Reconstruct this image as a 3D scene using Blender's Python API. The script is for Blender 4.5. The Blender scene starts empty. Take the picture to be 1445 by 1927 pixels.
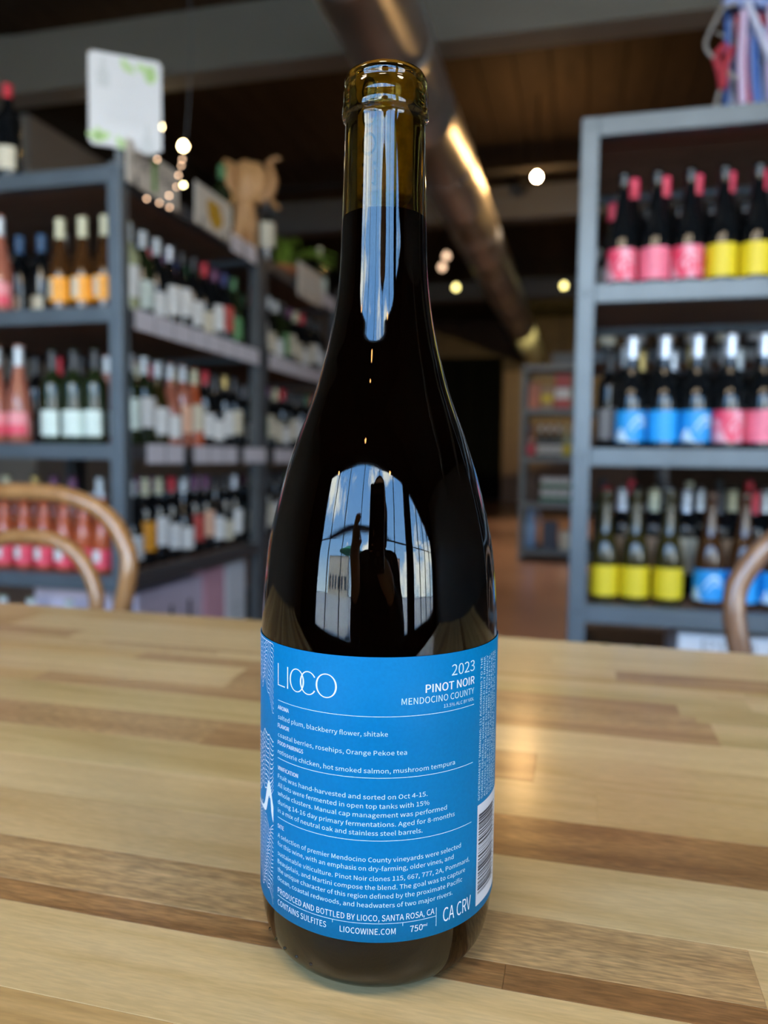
import bpy, bmesh, math, random, os
from mathutils import Vector, Matrix, Euler
S = bpy.context.scene
COL = S.collection
PI = math.pi
rnd = random.Random(7)

# ------------------------------------------------------------------ camera
FPX = 1450.0
CAM = Vector((0.0, 0.0, 0.93))
RC = Matrix(((0.96861147, -0.02898524, 0.24688394),
             (0.24829127, 0.06498899, -0.96650291),
             (0.01196958, 0.99746493, 0.07014586)))          # world = RC @ camera
cd = bpy.data.cameras.new('camera')
cam = bpy.data.objects.new('camera', cd); COL.objects.link(cam)
cam.matrix_world = Matrix.Translation(CAM) @ RC.to_4x4()
cd.sensor_fit = 'HORIZONTAL'; cd.sensor_width = 36.0; cd.lens = FPX / 1445 * 36
cd.clip_start = 0.01; cd.clip_end = 200
cd.dof.use_dof = True; cd.dof.focus_distance = 0.24; cd.dof.aperture_fstop = 10.8
cd.dof.aperture_blades = 0
S.camera = cam

def at(px, py, X=None, Y=None, Z=None):
    d = RC @ Vector((px - 722.5, -(py - 963.5), -FPX))
    if Y is not None: t = (Y - CAM.y) / d.y
    elif X is not None: t = (X - CAM.x) / d.x
    else: t = (Z - CAM.z) / d.z
    return CAM + d * t

# ------------------------------------------------------------------ light / world
S.view_settings.view_transform = 'Standard'; S.view_settings.look = 'None'
S.view_settings.exposure = 0.0; S.view_settings.gamma = 1.0
S.view_settings.use_curve_mapping = False
S.cycles.use_denoising = True
S.cycles.max_bounces = 8; S.cycles.diffuse_bounces = 4; S.cycles.glossy_bounces = 5
S.cycles.transmission_bounces = 8; S.cycles.transparent_max_bounces = 10
S.cycles.sample_clamp_indirect = 8.0
S.cycles.caustics_reflective = False; S.cycles.caustics_refractive = True

W = bpy.data.worlds.new('daylight_sky'); S.world = W; W.use_nodes = True
nt = W.node_tree; nt.nodes.clear()
def N(nt, t, **k):
    n = nt.nodes.new(t)
    for a, b in k.items(): setattr(n, a, b)
    return n
def ramp(nt, stops, interp='LINEAR'):
    r = N(nt, 'ShaderNodeValToRGB'); cr = r.color_ramp; cr.interpolation = interp
    while len(cr.elements) < len(stops): cr.elements.new(0.5)
    for e, (p, c) in zip(cr.elements, stops):
        e.position = p; e.color = (*c, 1) if len(c) == 3 else c
    return r
tc = N(nt, 'ShaderNodeTexCoord'); sx = N(nt, 'ShaderNodeSeparateXYZ')
nt.links.new(tc.outputs['Generated'], sx.inputs[0])
sky = ramp(nt, [(0.0, (0.62, 0.78, 0.98)), (0.12, (0.33, 0.58, 1.0)), (0.5, (0.20, 0.46, 1.0)), (1.0, (0.15, 0.38, 0.92))])
nt.links.new(sx.outputs['Z'], sky.inputs[0])
cn = N(nt, 'ShaderNodeTexNoise'); cn.inputs['Scale'].default_value = 3.2; cn.inputs['Detail'].default_value = 7
cn.inputs['Roughness'].default_value = 0.55
nt.links.new(tc.outputs['Generated'], cn.inputs['Vector'])
cr = ramp(nt, [(0.52, (0, 0, 0)), (0.62, (1, 1, 1))]); nt.links.new(cn.outputs['Fac'], cr.inputs[0])
mx = N(nt, 'ShaderNodeMix', data_type='RGBA'); nt.links.new(cr.outputs[0], mx.inputs['Factor'])
nt.links.new(sky.outputs[0], mx.inputs['A']); mx.inputs['B'].default_value = (1.35, 1.30, 1.25, 1)
bg = N(nt, 'ShaderNodeBackground'); nt.links.new(mx.outputs['Result'], bg.inputs[0]); bg.inputs[1].default_value = 13.5
wo = N(nt, 'ShaderNodeOutputWorld'); nt.links.new(bg.outputs[0], wo.inputs[0])
try: W.cycles.sampling_method = 'AUTOMATIC'
except Exception: pass

sun = bpy.data.lights.new('sun', 'SUN'); sun.energy = 30; sun.angle = 0.01; sun.color = (1, 0.94, 0.85)
so = bpy.data.objects.new('sun', sun); COL.objects.link(so)
so.rotation_euler = Vector((0.25, -0.62, -0.74)).to_track_quat('-Z', 'Y').to_euler()

FACY = -2.6                       # the shop front, behind the camera
WINS = [(-3.3, 2.5, 0.35, 3.05), (3.0, 6.6, 0.35, 3.05)]
for (x0, x1, z0, z1) in WINS:      # portals: guide daylight sampling only
    pl = bpy.data.lights.new('window_portal', 'AREA'); pl.shape = 'RECTANGLE'
    pl.size = x1 - x0; pl.size_y = z1 - z0; pl.cycles.is_portal = True
    po = bpy.data.objects.new('window_portal', pl); COL.objects.link(po)
    po.location = ((x0 + x1) / 2, FACY - 0.02, (z0 + z1) / 2); po.rotation_euler = (PI / 2, 0, 0)   # faces +Y (room)

# ------------------------------------------------------------------ materials
MATS = {}
def mat(name, col=(0.5, 0.5, 0.5), rough=0.5, metal=0.0, spec=0.5, coat=0.0, noise=None, bump=0.0, bscale=200, emit=None, estr=0, trans=0.0, ior=1.5, coat_rough=0.03):
    if name in MATS: return MATS[name]
    m = bpy.data.materials.new(name); m.use_nodes = True; MATS[name] = m
    b = m.node_tree.nodes['Principled BSDF']; t = m.node_tree
    b.inputs['Base Color'].default_value = (*col, 1); b.inputs['Roughness'].default_value = rough
    b.inputs['Metallic'].default_value = metal; b.inputs['Specular IOR Level'].default_value = spec
    b.inputs['Coat Weight'].default_value = coat; b.inputs['Coat Roughness'].default_value = coat_rough
    b.inputs['Transmission Weight'].default_value = trans; b.inputs['IOR'].default_value = ior
    if emit: b.inputs['Emission Color'].default_value = (*emit, 1); b.inputs['Emission Strength'].default_value = estr
    tc = N(t, 'ShaderNodeTexCoord')
    if noise:
        sc, amt = noise
        nz = N(t, 'ShaderNodeTexNoise'); nz.inputs['Scale'].default_value = sc; nz.inputs['Detail'].default_value = 4
        t.links.new(tc.outputs['Object'], nz.inputs['Vector'])
        mp = N(t, 'ShaderNodeMapRange'); mp.inputs[1].default_value = 0.3; mp.inputs[2].default_value = 0.7
        mp.inputs[3].default_value = 1 - amt; mp.inputs[4].default_value = 1 + amt
        t.links.new(nz.outputs['Fac'], mp.inputs[0])
        hv = N(t, 'ShaderNodeHueSaturation'); hv.inputs['Color'].default_value = (*col, 1)
        t.links.new(mp.outputs[0], hv.inputs['Value']); t.links.new(hv.outputs[0], b.inputs['Base Color'])
    if bump:
        nb = N(t, 'ShaderNodeTexNoise'); nb.inputs['Scale'].default_value = bscale; nb.inputs['Detail'].default_value = 3
        t.links.new(tc.outputs['Object'], nb.inputs['Vector'])
        bp = N(t, 'ShaderNodeBump'); bp.inputs['Strength'].default_value = bump; bp.inputs['Distance'].default_value = 0.002
        t.links.new(nb.outputs['Fac'], bp.inputs['Height']); t.links.new(bp.outputs[0], b.inputs['Normal'])
    return m

def wood(name, c1, c2, ax='X', scale=1.0, rough=0.35, coat=0.0, fine=0.5, ring=0.5, fleck=0.0, spec=0.5, bump=0.02, crough=0.14):
    if name in MATS: return MATS[name]
    m = bpy.data.materials.new(name); m.use_nodes = True; MATS[name] = m; t = m.node_tree
    b = t.nodes['Principled BSDF']; b.inputs['Roughness'].default_value = rough
    b.inputs['Coat Weight'].default_value = coat; b.inputs['Coat Roughness'].default_value = crough
    b.inputs['Specular IOR Level'].default_value = spec
    tc = N(t, 'ShaderNodeTexCoord'); oi = N(t, 'ShaderNodeObjectInfo')
    ad = N(t, 'ShaderNodeVectorMath', operation='MULTIPLY_ADD'); ad.inputs[1].default_value = (7.3, 3.1, 5.7)
    cx = N(t, 'ShaderNodeCombineXYZ')
    for i in range(3): t.links.new(oi.outputs['Random'], cx.inputs[i])
    t.links.new(cx.outputs[0], ad.inputs[0]); t.links.new(tc.outputs['Object'], ad.inputs[2])
    st = {'X': (1.2, 14, 14), 'Y': (14, 1.2, 14), 'Z': (14, 14, 1.2)}[ax]
    mp = N(t, 'ShaderNodeMapping'); mp.inputs['Scale'].default_value = [s * scale for s in st]
    t.links.new(ad.outputs[0], mp.inputs[0])
    n1 = N(t, 'ShaderNodeTexNoise'); n1.inputs['Scale'].default_value = 1.0; n1.inputs['Detail'].default_value = 2; n1.inputs['Distortion'].default_value = 0.6
    t.links.new(mp.outputs[0], n1.inputs['Vector'])
    # rings from the broad noise
    mu = N(t, 'ShaderNodeMath', operation='MULTIPLY'); mu.inputs[1].default_value = 9.0; t.links.new(n1.outputs['Fac'], mu.inputs[0])
    fr = N(t, 'ShaderNodeMath', operation='PINGPONG'); fr.inputs[1].default_value = 0.5; t.links.new(mu.outputs[0], fr.inputs[0])
    n2 = N(t, 'ShaderNodeTexNoise'); n2.inputs['Scale'].default_value = 9.0; n2.inputs['Detail'].default_value = 5; n2.inputs['Roughness'].default_value = 0.7
    t.links.new(mp.outputs[0], n2.inputs['Vector'])
    m1 = N(t, 'ShaderNodeMath', operation='MULTIPLY'); m1.inputs[1].default_value = ring; t.links.new(fr.outputs[0], m1.inputs[0])
    m2 = N(t, 'ShaderNodeMath', operation='MULTIPLY_ADD'); m2.inputs[1].default_value = fine
    t.links.new(n2.outputs['Fac'], m2.inputs[0]); t.links.new(m1.outputs[0], m2.inputs[2])
    m3 = N(t, 'ShaderNodeMath', operation='MULTIPLY_ADD'); m3.inputs[1].default_value = 0.6
    t.links.new(n1.outputs['Fac'], m3.inputs[0]); t.links.new(m2.outputs[0], m3.inputs[2])
    rp = ramp(t, [(0.42, c1), (0.88, c2)]); t.links.new(m3.outputs[0], rp.inputs[0])
    out = rp.outputs[0]
    if fleck:
        mp2 = N(t, 'ShaderNodeMapping'); mp2.inputs['Scale'].default_value = [{'X': 120, 'Y': 900, 'Z': 900}[a] for a in 'XYZ']
        t.links.new(ad.outputs[0], mp2.inputs[0])
        n3 = N(t, 'ShaderNodeTexNoise'); n3.inputs['Scale'].default_value = 1.0; n3.inputs['Detail'].default_value = 3
        t.links.new(mp2.outputs[0], n3.inputs['Vector'])
        mr = N(t, 'ShaderNodeMapRange'); mr.inputs[1].default_value = 0.35; mr.inputs[2].default_value = 0.7
        mr.inputs[3].default_value = 1 - fleck; mr.inputs[4].default_value = 1 + fleck; t.links.new(n3.outputs['Fac'], mr.inputs[0])
        hv = N(t, 'ShaderNodeHueSaturation'); t.links.new(mr.outputs[0], hv.inputs['Value']); t.links.new(out, hv.inputs['Color']); out = hv.outputs[0]
    t.links.new(out, b.inputs['Base Color'])
    bp = N(t, 'ShaderNodeBump'); bp.inputs['Strength'].default_value = bump; bp.inputs['Distance'].default_value = 0.001
    t.links.new(n2.outputs['Fac'], bp.inputs['Height']); t.links.new(bp.outputs[0], b.inputs['Normal'])
    return m

def swirl(name, c1, c2, scale=18, dist=6.0):
    """label paper with printed flowing bands"""
    if name in MATS: return MATS[name]
    m = bpy.data.materials.new(name); m.use_nodes = True; MATS[name] = m; t = m.node_tree
    b = t.nodes['Principled BSDF']; b.inputs['Roughness'].default_value = 0.45
    tc = N(t, 'ShaderNodeTexCoord'); w = N(t, 'ShaderNodeTexNoise'); w.inputs['Scale'].default_value = scale
    w.inputs['Detail'].default_value = 1.0; w.inputs['Distortion'].default_value = dist * 0.3
    t.links.new(tc.outputs['Object'], w.inputs['Vector'])
    mu = N(t, 'ShaderNodeMath', operation='MULTIPLY'); mu.inputs[1].default_value = 4.0; t.links.new(w.outputs['Fac'], mu.inputs[0])
    pp = N(t, 'ShaderNodeMath', operation='PINGPONG'); pp.inputs[1].default_value = 0.5; t.links.new(mu.outputs[0], pp.inputs[0])
    r = ramp(t, [(0.10, c1), (0.24, c2)]); t.links.new(pp.outputs[0], r.inputs[0]); t.links.new(r.outputs[0], b.inputs['Base Color'])
    return m

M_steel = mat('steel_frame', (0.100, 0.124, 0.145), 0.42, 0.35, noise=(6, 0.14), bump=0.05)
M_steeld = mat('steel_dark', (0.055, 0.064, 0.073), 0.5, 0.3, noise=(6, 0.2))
M_galv = mat('galvanized_duct', (0.52, 0.50, 0.47), 0.40, 0.8, noise=(2.5, 0.15))
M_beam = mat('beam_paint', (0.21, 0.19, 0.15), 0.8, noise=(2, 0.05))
M_ceil = wood('ceiling_boards', (0.026, 0.019, 0.013), (0.052, 0.036, 0.024), 'Y', 0.8, 0.85, spec=0.2)
M_black = mat('black_paint', (0.012, 0.011, 0.010), 0.85, spec=0.2)
M_wall = mat('taupe_plaster', (0.21, 0.19, 0.165), 0.9, noise=(3, 0.05))
M_floor = mat('stained_concrete', (0.27, 0.14, 0.085), 0.28, coat=0.2, noise=(1.2, 0.25), coat_rough=0.2)
M_curtain = mat('black_curtain', (0.008, 0.008, 0.010), 0.95, spec=0.1)
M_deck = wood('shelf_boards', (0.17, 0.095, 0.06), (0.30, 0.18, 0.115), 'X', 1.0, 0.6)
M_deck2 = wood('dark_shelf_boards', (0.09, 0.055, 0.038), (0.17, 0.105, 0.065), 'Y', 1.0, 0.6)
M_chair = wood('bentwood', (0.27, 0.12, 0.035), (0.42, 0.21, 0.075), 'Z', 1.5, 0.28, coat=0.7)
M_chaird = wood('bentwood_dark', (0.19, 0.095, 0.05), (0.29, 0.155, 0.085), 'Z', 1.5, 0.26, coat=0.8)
M_white = mat('white_paper', (0.78, 0.78, 0.78), 0.6)
M_ink = mat('dark_ink', (0.03, 0.03, 0.035), 0.6)
M_grey_ink = mat('faded_grey_ink', (0.52, 0.55, 0.56), 0.6)
M_tag = mat('price_card', (0.62, 0.60, 0.66), 0.5)
M_bulb = mat('lamp_glow', (1, 0.9, 0.7), 0.4, emit=(1.0, 0.58, 0.22), estr=1100)
M_bulbL = mat('lamp_glow_soft', (1, 0.9, 0.7), 0.4, emit=(1.0, 0.74, 0.36), estr=45)
M_bulb2 = mat('small_lamp_glow', (1, 0.8, 0.6), 0.4, emit=(1.0, 0.86, 0.30), estr=5.0)
M_bulb3 = mat('dim_lamp_glow', (1, 0.7, 0.5), 0.4, emit=(1.0, 0.66, 0.42), estr=2.2)

# ------------------------------------------------------------------ mesh helpers
def new_mesh(name, bm, m=None, smooth=False):
    bmesh.ops.recalc_face_normals(bm, faces=bm.faces)
    if smooth:
        for f in bm.faces: f.smooth = True
    me = bpy.data.meshes.new(name); bm.to_mesh(me); bm.free()
    if m: me.materials.append(m)
    return me
def link(name, me, parent=None, m=None, loc=None):
    o = bpy.data.objects.new(name, me); COL.objects.link(o)
    if parent: o.parent = parent
    if loc is not None: o.location = loc
    if m is not None and me is not None:
        if not me.materials: me.materials.append(m)
        if me.materials[0] is not m:
            o.material_slots[0].link = 'OBJECT'; o.material_slots[0].material = m
    return o
def tag(o, label=None, cat=None, group=None, kind=None):
    if label: o['label'] = label
    if cat: o['category'] = cat
    if group: o['group'] = group
    if kind: o['kind'] = kind
    return o
def empty(name, loc=(0, 0, 0), rz=0, label=None, cat=None, group=None):
    o = bpy.data.objects.new(name, None); COL.objects.link(o); o.location = loc; o.rotation_euler = (0, 0, rz)
    o.empty_display_size = 0.05
    return tag(o, label, cat, group)
def box(bm, x0, x1, y0, y1, z0, z1, bevel=0.0):
    vs = [bm.verts.new((x, y, z)) for x in (x0, x1) for y in (y0, y1) for z in (z0, z1)]
    fs = [(0, 1, 3, 2), (4, 6, 7, 5), (0, 4, 5, 1), (2, 3, 7, 6), (0, 2, 6, 4), (1, 5, 7, 3)]
    ff = [bm.faces.new([vs[i] for i in f]) for f in fs]
    if bevel:
        es = list({e for f in ff for e in f.edges})
        bmesh.ops.bevel(bm, geom=es, offset=bevel, segments=2, affect='EDGES', profile=0.5)
def boxm(name, x0, x1, y0, y1, z0, z1, m, bevel=0.0):
    bm = bmesh.new(); box(bm, x0, x1, y0, y1, z0, z1, bevel); return new_mesh(name, bm, m)
def boxo(name, x0, x1, y0, y1, z0, z1, m, parent=None, bevel=0.0):
    return link(name, boxm(name, x0, x1, y0, y1, z0, z1, m, bevel), parent)
def lathe(bm, prof, n=24, cx=0, cy=0, a0=0, a1=2 * PI, close=True):
    full = abs(a1 - a0 - 2 * PI) < 1e-6; k = n if full else n + 1
    rings = []
    for r, z in prof:
        if r < 1e-6: rings.append([bm.verts.new((cx, cy, z))])
        else: rings.append([bm.verts.new((cx + r * math.cos(a0 + (a1 - a0) * i / n), cy + r * math.sin(a0 + (a1 - a0) * i / n), z)) for i in range(k)])
    for A, B in zip(rings, rings[1:]):
        for i in range(n):
            j = (i + 1) % k
            if len(A) == 1 and len(B) == 1: continue
            if len(A) == 1: bm.faces.new((A[0], B[i], B[j]))
            elif len(B) == 1: bm.faces.new((A[i], B[0], A[j]))
            else: bm.faces.new((A[i], A[j], B[j], B[i]))
def lathem(name, prof, m=None, n=24, **k):
    bm = bmesh.new(); lathe(bm, prof, n, **k); return new_mesh(name, bm, m, True)
def tube(bm, pts, rad, n=10, closed=False, caps=True, flat=1.0):
    """sweep a circle; rad number or list"""
    pts = [Vector(p) for p in pts]; L = len(pts); up = None; rings = []
    for i, p in enumerate(pts):
        a = pts[i - 1] if (i or closed) else p; b = pts[(i + 1) % L] if (i < L - 1 or closed) else p
        t = (b - a).normalized()
        if up is None:
            up = Vector((0, 0, 1)) if abs(t.z) < 0.9 else Vector((1, 0, 0))
        s = t.cross(up).normalized(); up = s.cross(t).normalized()
        r = rad[i] if isinstance(rad, (list, tuple)) else rad
        rings.append([bm.verts.new(p + r * (math.cos(2 * PI * k / n) * s * flat + math.sin(2 * PI * k / n) * up)) for k in range(n)])
    for i in range(L if closed else L - 1):
        A, B = rings[i], rings[(i + 1) % L]
        for k in range(n): bm.faces.new((A[k], A[(k + 1) % n], B[(k + 1) % n], B[k]))
    if caps and not closed:
        bm.faces.new(rings[0][::-1]); bm.faces.new(rings[-1])
def tubeo(name, pts, rad, m, parent=None, n=10, closed=False):
    bm = bmesh.new(); tube(bm, pts, rad, n, closed); return link(name, new_mesh(name, bm, m, True), parent)
def spline(pts, k=8, closed=False):
    P = [Vector(p) for p in pts]; out = []; n = len(P)
    for i in range(n if closed else n - 1):
        if closed: a, b, c, d = P[i - 1], P[i], P[(i + 1) % n], P[(i + 2) % n]
        else: a, b, c, d = P[max(i - 1, 0)], P[i], P[i + 1], P[min(i + 2, n - 1)]
        for j in range(k):
            t = j / k
            out.append(0.5 * ((2 * b) + (c - a) * t + (2 * a - 5 * b + 4 * c - d) * t * t + (3 * b - a - 3 * c + d) * t ** 3))
    if not closed: out.append(P[-1])
    return out
def blob(name, chains, voxel, m, parent=None, smooth=6, decim=None):
    """chains: lists of (point, radius) -> one continuous remeshed surface"""
    bm = bmesh.new()
    for ch in chains:
        for (p, r) in ch:
            bmesh.ops.create_icosphere(bm, subdivisions=2, radius=r, matrix=Matrix.Translation(p))
        for (p, r), (q, s) in zip(ch, ch[1:]):
            tube(bm, [p, q], [r, s], 14)
    me = new_mesh(name, bm, m)
    o = bpy.data.objects.new(name, me); COL.objects.link(o)
    rm = o.modifiers.new('r', 'REMESH'); rm.mode = 'VOXEL'; rm.voxel_size = voxel
    sm = o.modifiers.new('s', 'SMOOTH'); sm.iterations = smooth; sm.factor = 0.5
    if decim: d = o.modifiers.new('d', 'DECIMATE'); d.ratio = decim
    dg = bpy.context.evaluated_depsgraph_get()
    m2 = bpy.data.meshes.new_from_object(o.evaluated_get(dg)); m2.name = name
    o.modifiers.clear(); o.data = m2
    for f in m2.polygons: f.use_smooth = True
    if not m2.materials: m2.materials.append(m)
    if parent: o.parent = parent
    return o

# ------------------------------------------------------------------ lettering
try:
    FONT = bpy.data.fonts.load(os.path.join(bpy.utils.resource_path('LOCAL'), 'datafiles', 'fonts', 'Noto Sans CJK Regular.woff2'))
except Exception:
    FONT = None
def glyphs(txt, thin=0.0, res=3):
    c = bpy.data.curves.new('t', 'FONT'); c.body = txt; c.resolution_u = res; c.offset = thin; c.size = 40.0
    if FONT: c.font = FONT
    o = bpy.data.objects.new('t', c); COL.objects.link(o)
    dg = bpy.context.evaluated_depsgraph_get(); dg.update()
    e = o.evaluated_get(dg); m = e.to_mesh()
    vs = [tuple(v.co) for v in m.vertices]; fs = [tuple(p.vertices) for p in m.polygons]
    e.to_mesh_clear(); bpy.data.objects.remove(o); bpy.data.curves.remove(c)
    return vs, fs
_cv, _ = glyphs('H'); CAPH = max(v[1] for v in _cv)
def put_text(bm, txt, fn, w, h, thin=0.0, res=3, cut=0):
    """lay a line of text so it is w wide and has cap height h; fn maps (x, y) to a point"""
    vs, fs = glyphs(txt, thin, res)
    x0 = min(v[0] for v in vs); x1 = max(v[0] for v in vs)
    b = bmesh.new(); V = [b.verts.new(((v[0] - x0) / (x1 - x0) * w, v[1] / CAPH * h, 0)) for v in vs]
    for f in fs:
        try: b.faces.new([V[i] for i in f])
        except ValueError: pass
    if cut:
        x = cut
        while x < w:
            bmesh.ops.bisect_plane(b, geom=b.verts[:] + b.edges[:] + b.faces[:], plane_co=(x, 0, 0), plane_no=(1, 0, 0)); x += cut
    mp = {v: bm.verts.new(fn(v.co.x, v.co.y)) for v in b.verts}
    for f in b.faces:
        try: bm.faces.new([mp[v] for v in f.verts])
        except ValueError: pass
    b.free()
def flat_text(name, txt, origin, xdir, w, h, m, parent=None, thin=0.0, off=0.0):
    o, x = Vector(origin), Vector(xdir).normalized(); n = x.cross(Vector((0, 0, 1)))
    bm = bmesh.new(); put_text(bm, txt, lambda a, b: o + x * a + Vector((0, 0, b)) + n * off, w, h, thin)
    me = bpy.data.meshes.new(name); bm.to_mesh(me); bm.free(); me.materials.append(m)
    return link(name, me, parent)

# ------------------------------------------------------------------ the room
XL, XR, YB, YJ, ZC = -6.2, 7.2, 17.2, 5.0, 4.0
def struct(name, o, **k): o.name = name; o['kind'] = 'structure'; return o
struct('floor', boxo('floor', XL, XR, FACY, YB, -0.2, 0.0, M_floor))
ceil = struct('ceiling', boxo('ceiling', XL, XR, FACY - 0.2, YB + 0.2, ZC + 0.02, ZC + 0.3, M_black))
nb = 0
y0 = FACY
bw = 0.28
x = XL
while x < XR - 0.01:                                    # ceiling boards running along the room
    boxo('ceiling_board', x + 0.006, min(x + bw, XR) - 0.006, FACY, YB, ZC - 0.012 - 0.006 * rnd.random(), ZC + 0.02, M_ceil, ceil); x += bw
struct('wall_left', boxo('wall_left', -4.15, -4.0, YJ, YB, 0, 3.41, M_wall))
struct('trim_1', boxo('trim_1', -4.15, -4.0, YJ, YB, 3.41, ZC, M_black))
struct('wall_left_return', boxo('wall_left_return', XL, -4.15, YJ, YJ + 0.15, 0, ZC, M_wall))
struct('wall_left_front', boxo('wall_left_front', XL - 0.2, XL, FACY - 0.2, YJ + 0.15, -0.2, ZC + 0.02, M_wall))
struct('wall_right', boxo('wall_right', XR, XR + 0.2, FACY - 0.2, YB + 0.2, -0.2, ZC + 0.02, M_wall))
struct('wall_back', boxo('wall_back', -4.15, XR, YB, YB + 0.2, -0.2, ZC + 0.02, mat('dark_brown_wall', (0.06, 0.035, 0.022), 0.8, noise=(3, 0.2))))
bm = bmesh.new()
xs = [XL] + [v for w in WINS for v in w[:2]] + [XR]
for i in range(0, len(xs), 2): box(bm, xs[i], xs[i + 1], FACY - 0.2, FACY, -0.2, ZC + 0.02)
for (x0, x1, z0, z1) in WINS:
    box(bm, x0, x1, FACY - 0.2, FACY, -0.2, z0); box(bm, x0, x1, FACY - 0.2, FACY, z1, ZC + 0.02)
struct('wall_front', link('wall_front', new_mesh('wall_front', bm, M_black)))
# crossing beams: painted box beams
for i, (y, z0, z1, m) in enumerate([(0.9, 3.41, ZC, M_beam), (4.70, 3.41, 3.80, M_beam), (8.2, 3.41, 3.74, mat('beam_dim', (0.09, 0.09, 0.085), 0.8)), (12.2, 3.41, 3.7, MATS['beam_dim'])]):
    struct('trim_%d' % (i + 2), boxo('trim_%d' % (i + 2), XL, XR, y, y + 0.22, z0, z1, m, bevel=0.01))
# shop-front windows: frame, mullions, panes
pane_m = bpy.data.materials.new('window_glass'); pane_m.use_nodes = True; t = pane_m.node_tree; t.nodes.clear()
gl = N(t, 'ShaderNodeBsdfGlossy'); gl.inputs['Roughness'].default_value = 0.0; tr = N(t, 'ShaderNodeBsdfTransparent'); tr.inputs[0].default_value = (0.93, 0.97, 0.95, 1)
fz = N(t, 'ShaderNodeFresnel'); ge = N(t, 'ShaderNodeNewGeometry'); mq = N(t, 'ShaderNodeMapRange'); mq.inputs[3].default_value = 1.5; mq.inputs[4].default_value = 1 / 1.5; t.links.new(ge.outputs['Backfacing'], mq.inputs[0]); t.links.new(mq.outputs[0], fz.inputs[0]); ms = N(t, 'ShaderNodeMixShader'); ou = N(t, 'ShaderNodeOutputMaterial')
t.links.new(fz.outputs[0], ms.inputs[0]); t.links.new(tr.outputs[0], ms.inputs[1]); t.links.new(gl.outputs[0], ms.inputs[2]); t.links.new(ms.outputs[0], ou.inputs[0])
for wi, (x0, x1, z0, z1) in enumerate(WINS):
    r = empty('window_%d' % (wi + 1), ((x0 + x1) / 2, FACY - 0.1, z0)); r['kind'] = 'structure'
    cx0 = (x0 + x1) / 2
    n = 6 if wi == 0 else 4
    def L(a): return a - cx0
    bm = bmesh.new()
    for a, b, c, d in ((x0, x1, 0, 0.06), (x0, x1, z1 - z0 - 0.06, z1 - z0), (x0, x0 + 0.06, 0, z1 - z0), (x1 - 0.06, x1, 0, z1 - z0)):
        box(bm, L(a), L(b), -0.04, 0.04, c, d)
    link('window_frame', new_mesh('window_frame', bm, M_steeld), r)
    for k in range(1, n):
        xx = x0 + (x1 - x0) * k / n
        boxo('mullion', L(xx) - 0.016, L(xx) + 0.016, -0.03, 0.03, 0, z1 - z0, M_steeld, r)
    boxo('transom', L(x0), L(x1), -0.03, 0.03, 1.62, 1.66, M_steeld, r)
    for k in range(n):
        a = x0 + (x1 - x0) * k / n; b = x0 + (x1 - x0) * (k + 1) / n
        boxo('pane', L(a), L(b), -0.004, 0.004, 0.03, z1 - z0 - 0.03, pane_m, r)
# black curtain hung across the back opening, and the timber wall beside it
a = at(830, 700, Y=YB - 0.15).x - 1.2; b = at(946, 700, Y=YB - 0.15).x
bm = bmesh.new(); nn = 60; top = []; bot = []
for i in range(nn + 1):
    x = a + (b - a) * i / nn; y = YB - 0.15 + 0.05 * math.sin(i * 1.9)
    top.append(bm.verts.new((x, y, 3.15))); bot.append(bm.verts.new((x, y, 0.01)))
for i in range(nn): bm.faces.new((top[i], top[i + 1], bot[i + 1], bot[i]))
bmesh.ops.solidify(bm, geom=bm.faces[:], thickness=0.01)
tag(link('curtain', new_mesh('curtain', bm, M_curtain, True)), 'tall black curtain closing off the far end of the shop', 'curtain')
pw = empty('timber_panelling', (0, YB - 0.03, 0), label='brown timber boarding on the back wall right of the black curtain', cat='wall panelling')
for i in range(14):
    x = b + 0.02 + i * 0.20
    boxo('plank', x, x + 0.19, -0.03, 0.03 - 0.01 * rnd.random(), 0.0, 2.85, wood('panel_wood', (0.10, 0.045, 0.02), (0.19, 0.09, 0.045), 'Z', 1, 0.5), pw)

# outside: street, opposite buildings, patio umbrella, tree (seen in the bottle's reflection)
M_street = mat('street_concrete', (0.42, 0.40, 0.37), 0.9, noise=(1, 0.1))
tag(boxo('pavement', -30, 30, -40, FACY - 0.2, -0.4, -0.1, M_street), 'pale concrete pavement and street outside the shop front', 'pavement', kind='structure')
um = empty('patio_umbrella', (-1.7, -6.2, -0.1), label='green patio umbrella standing on the pavement outside', cat='umbrella')
bm = bmesh.new(); lathe(bm, [(0, 2.75), (0.5, 2.62), (1.45, 2.2), (1.44, 2.18), (0.5, 2.6), (0, 2.72)], 8); link('canopy', new_mesh('canopy', bm, mat('green_canvas', (0.02, 0.22, 0.12), 0.8)), um)
tubeo('pole', [(0, 0, 0.05), (0, 0, 2.72)], 0.025, M_steeld, um); boxo('base', -0.3, 0.3, -0.3, 0.3, 0, 0.07, M_steeld, um, 0.01)
for i, (x0, x1, h, c) in enumerate([(-22, -9, 5.5, (0.45, 0.40, 0.34)), (-3.5, 4, 3.6, (0.5, 0.47, 0.42)), (8, 20, 6.0, (0.36, 0.2, 0.14))]):
    hb = empty('street_building', (0, -30, -0.1), label='%s building across the street outside' % ['tall beige', 'low cream', 'red brick'][i], cat='building')
    boxo('wall', x0, x1, -3, 0, 0, h, mat('facade_%d' % i, c, 0.9), hb)
    boxo('parapet', x0 - 0.1, x1 + 0.1, -3.1, 0.1, h, h + 0.25, M_wall, hb)
    k = x0 + 0.9
    while k < x1 - 1.4:
        boxo('window', k, k + 1.1, 0.0, 0.05, 1.2, 2.7, M_steeld, hb); k += 2.1

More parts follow.
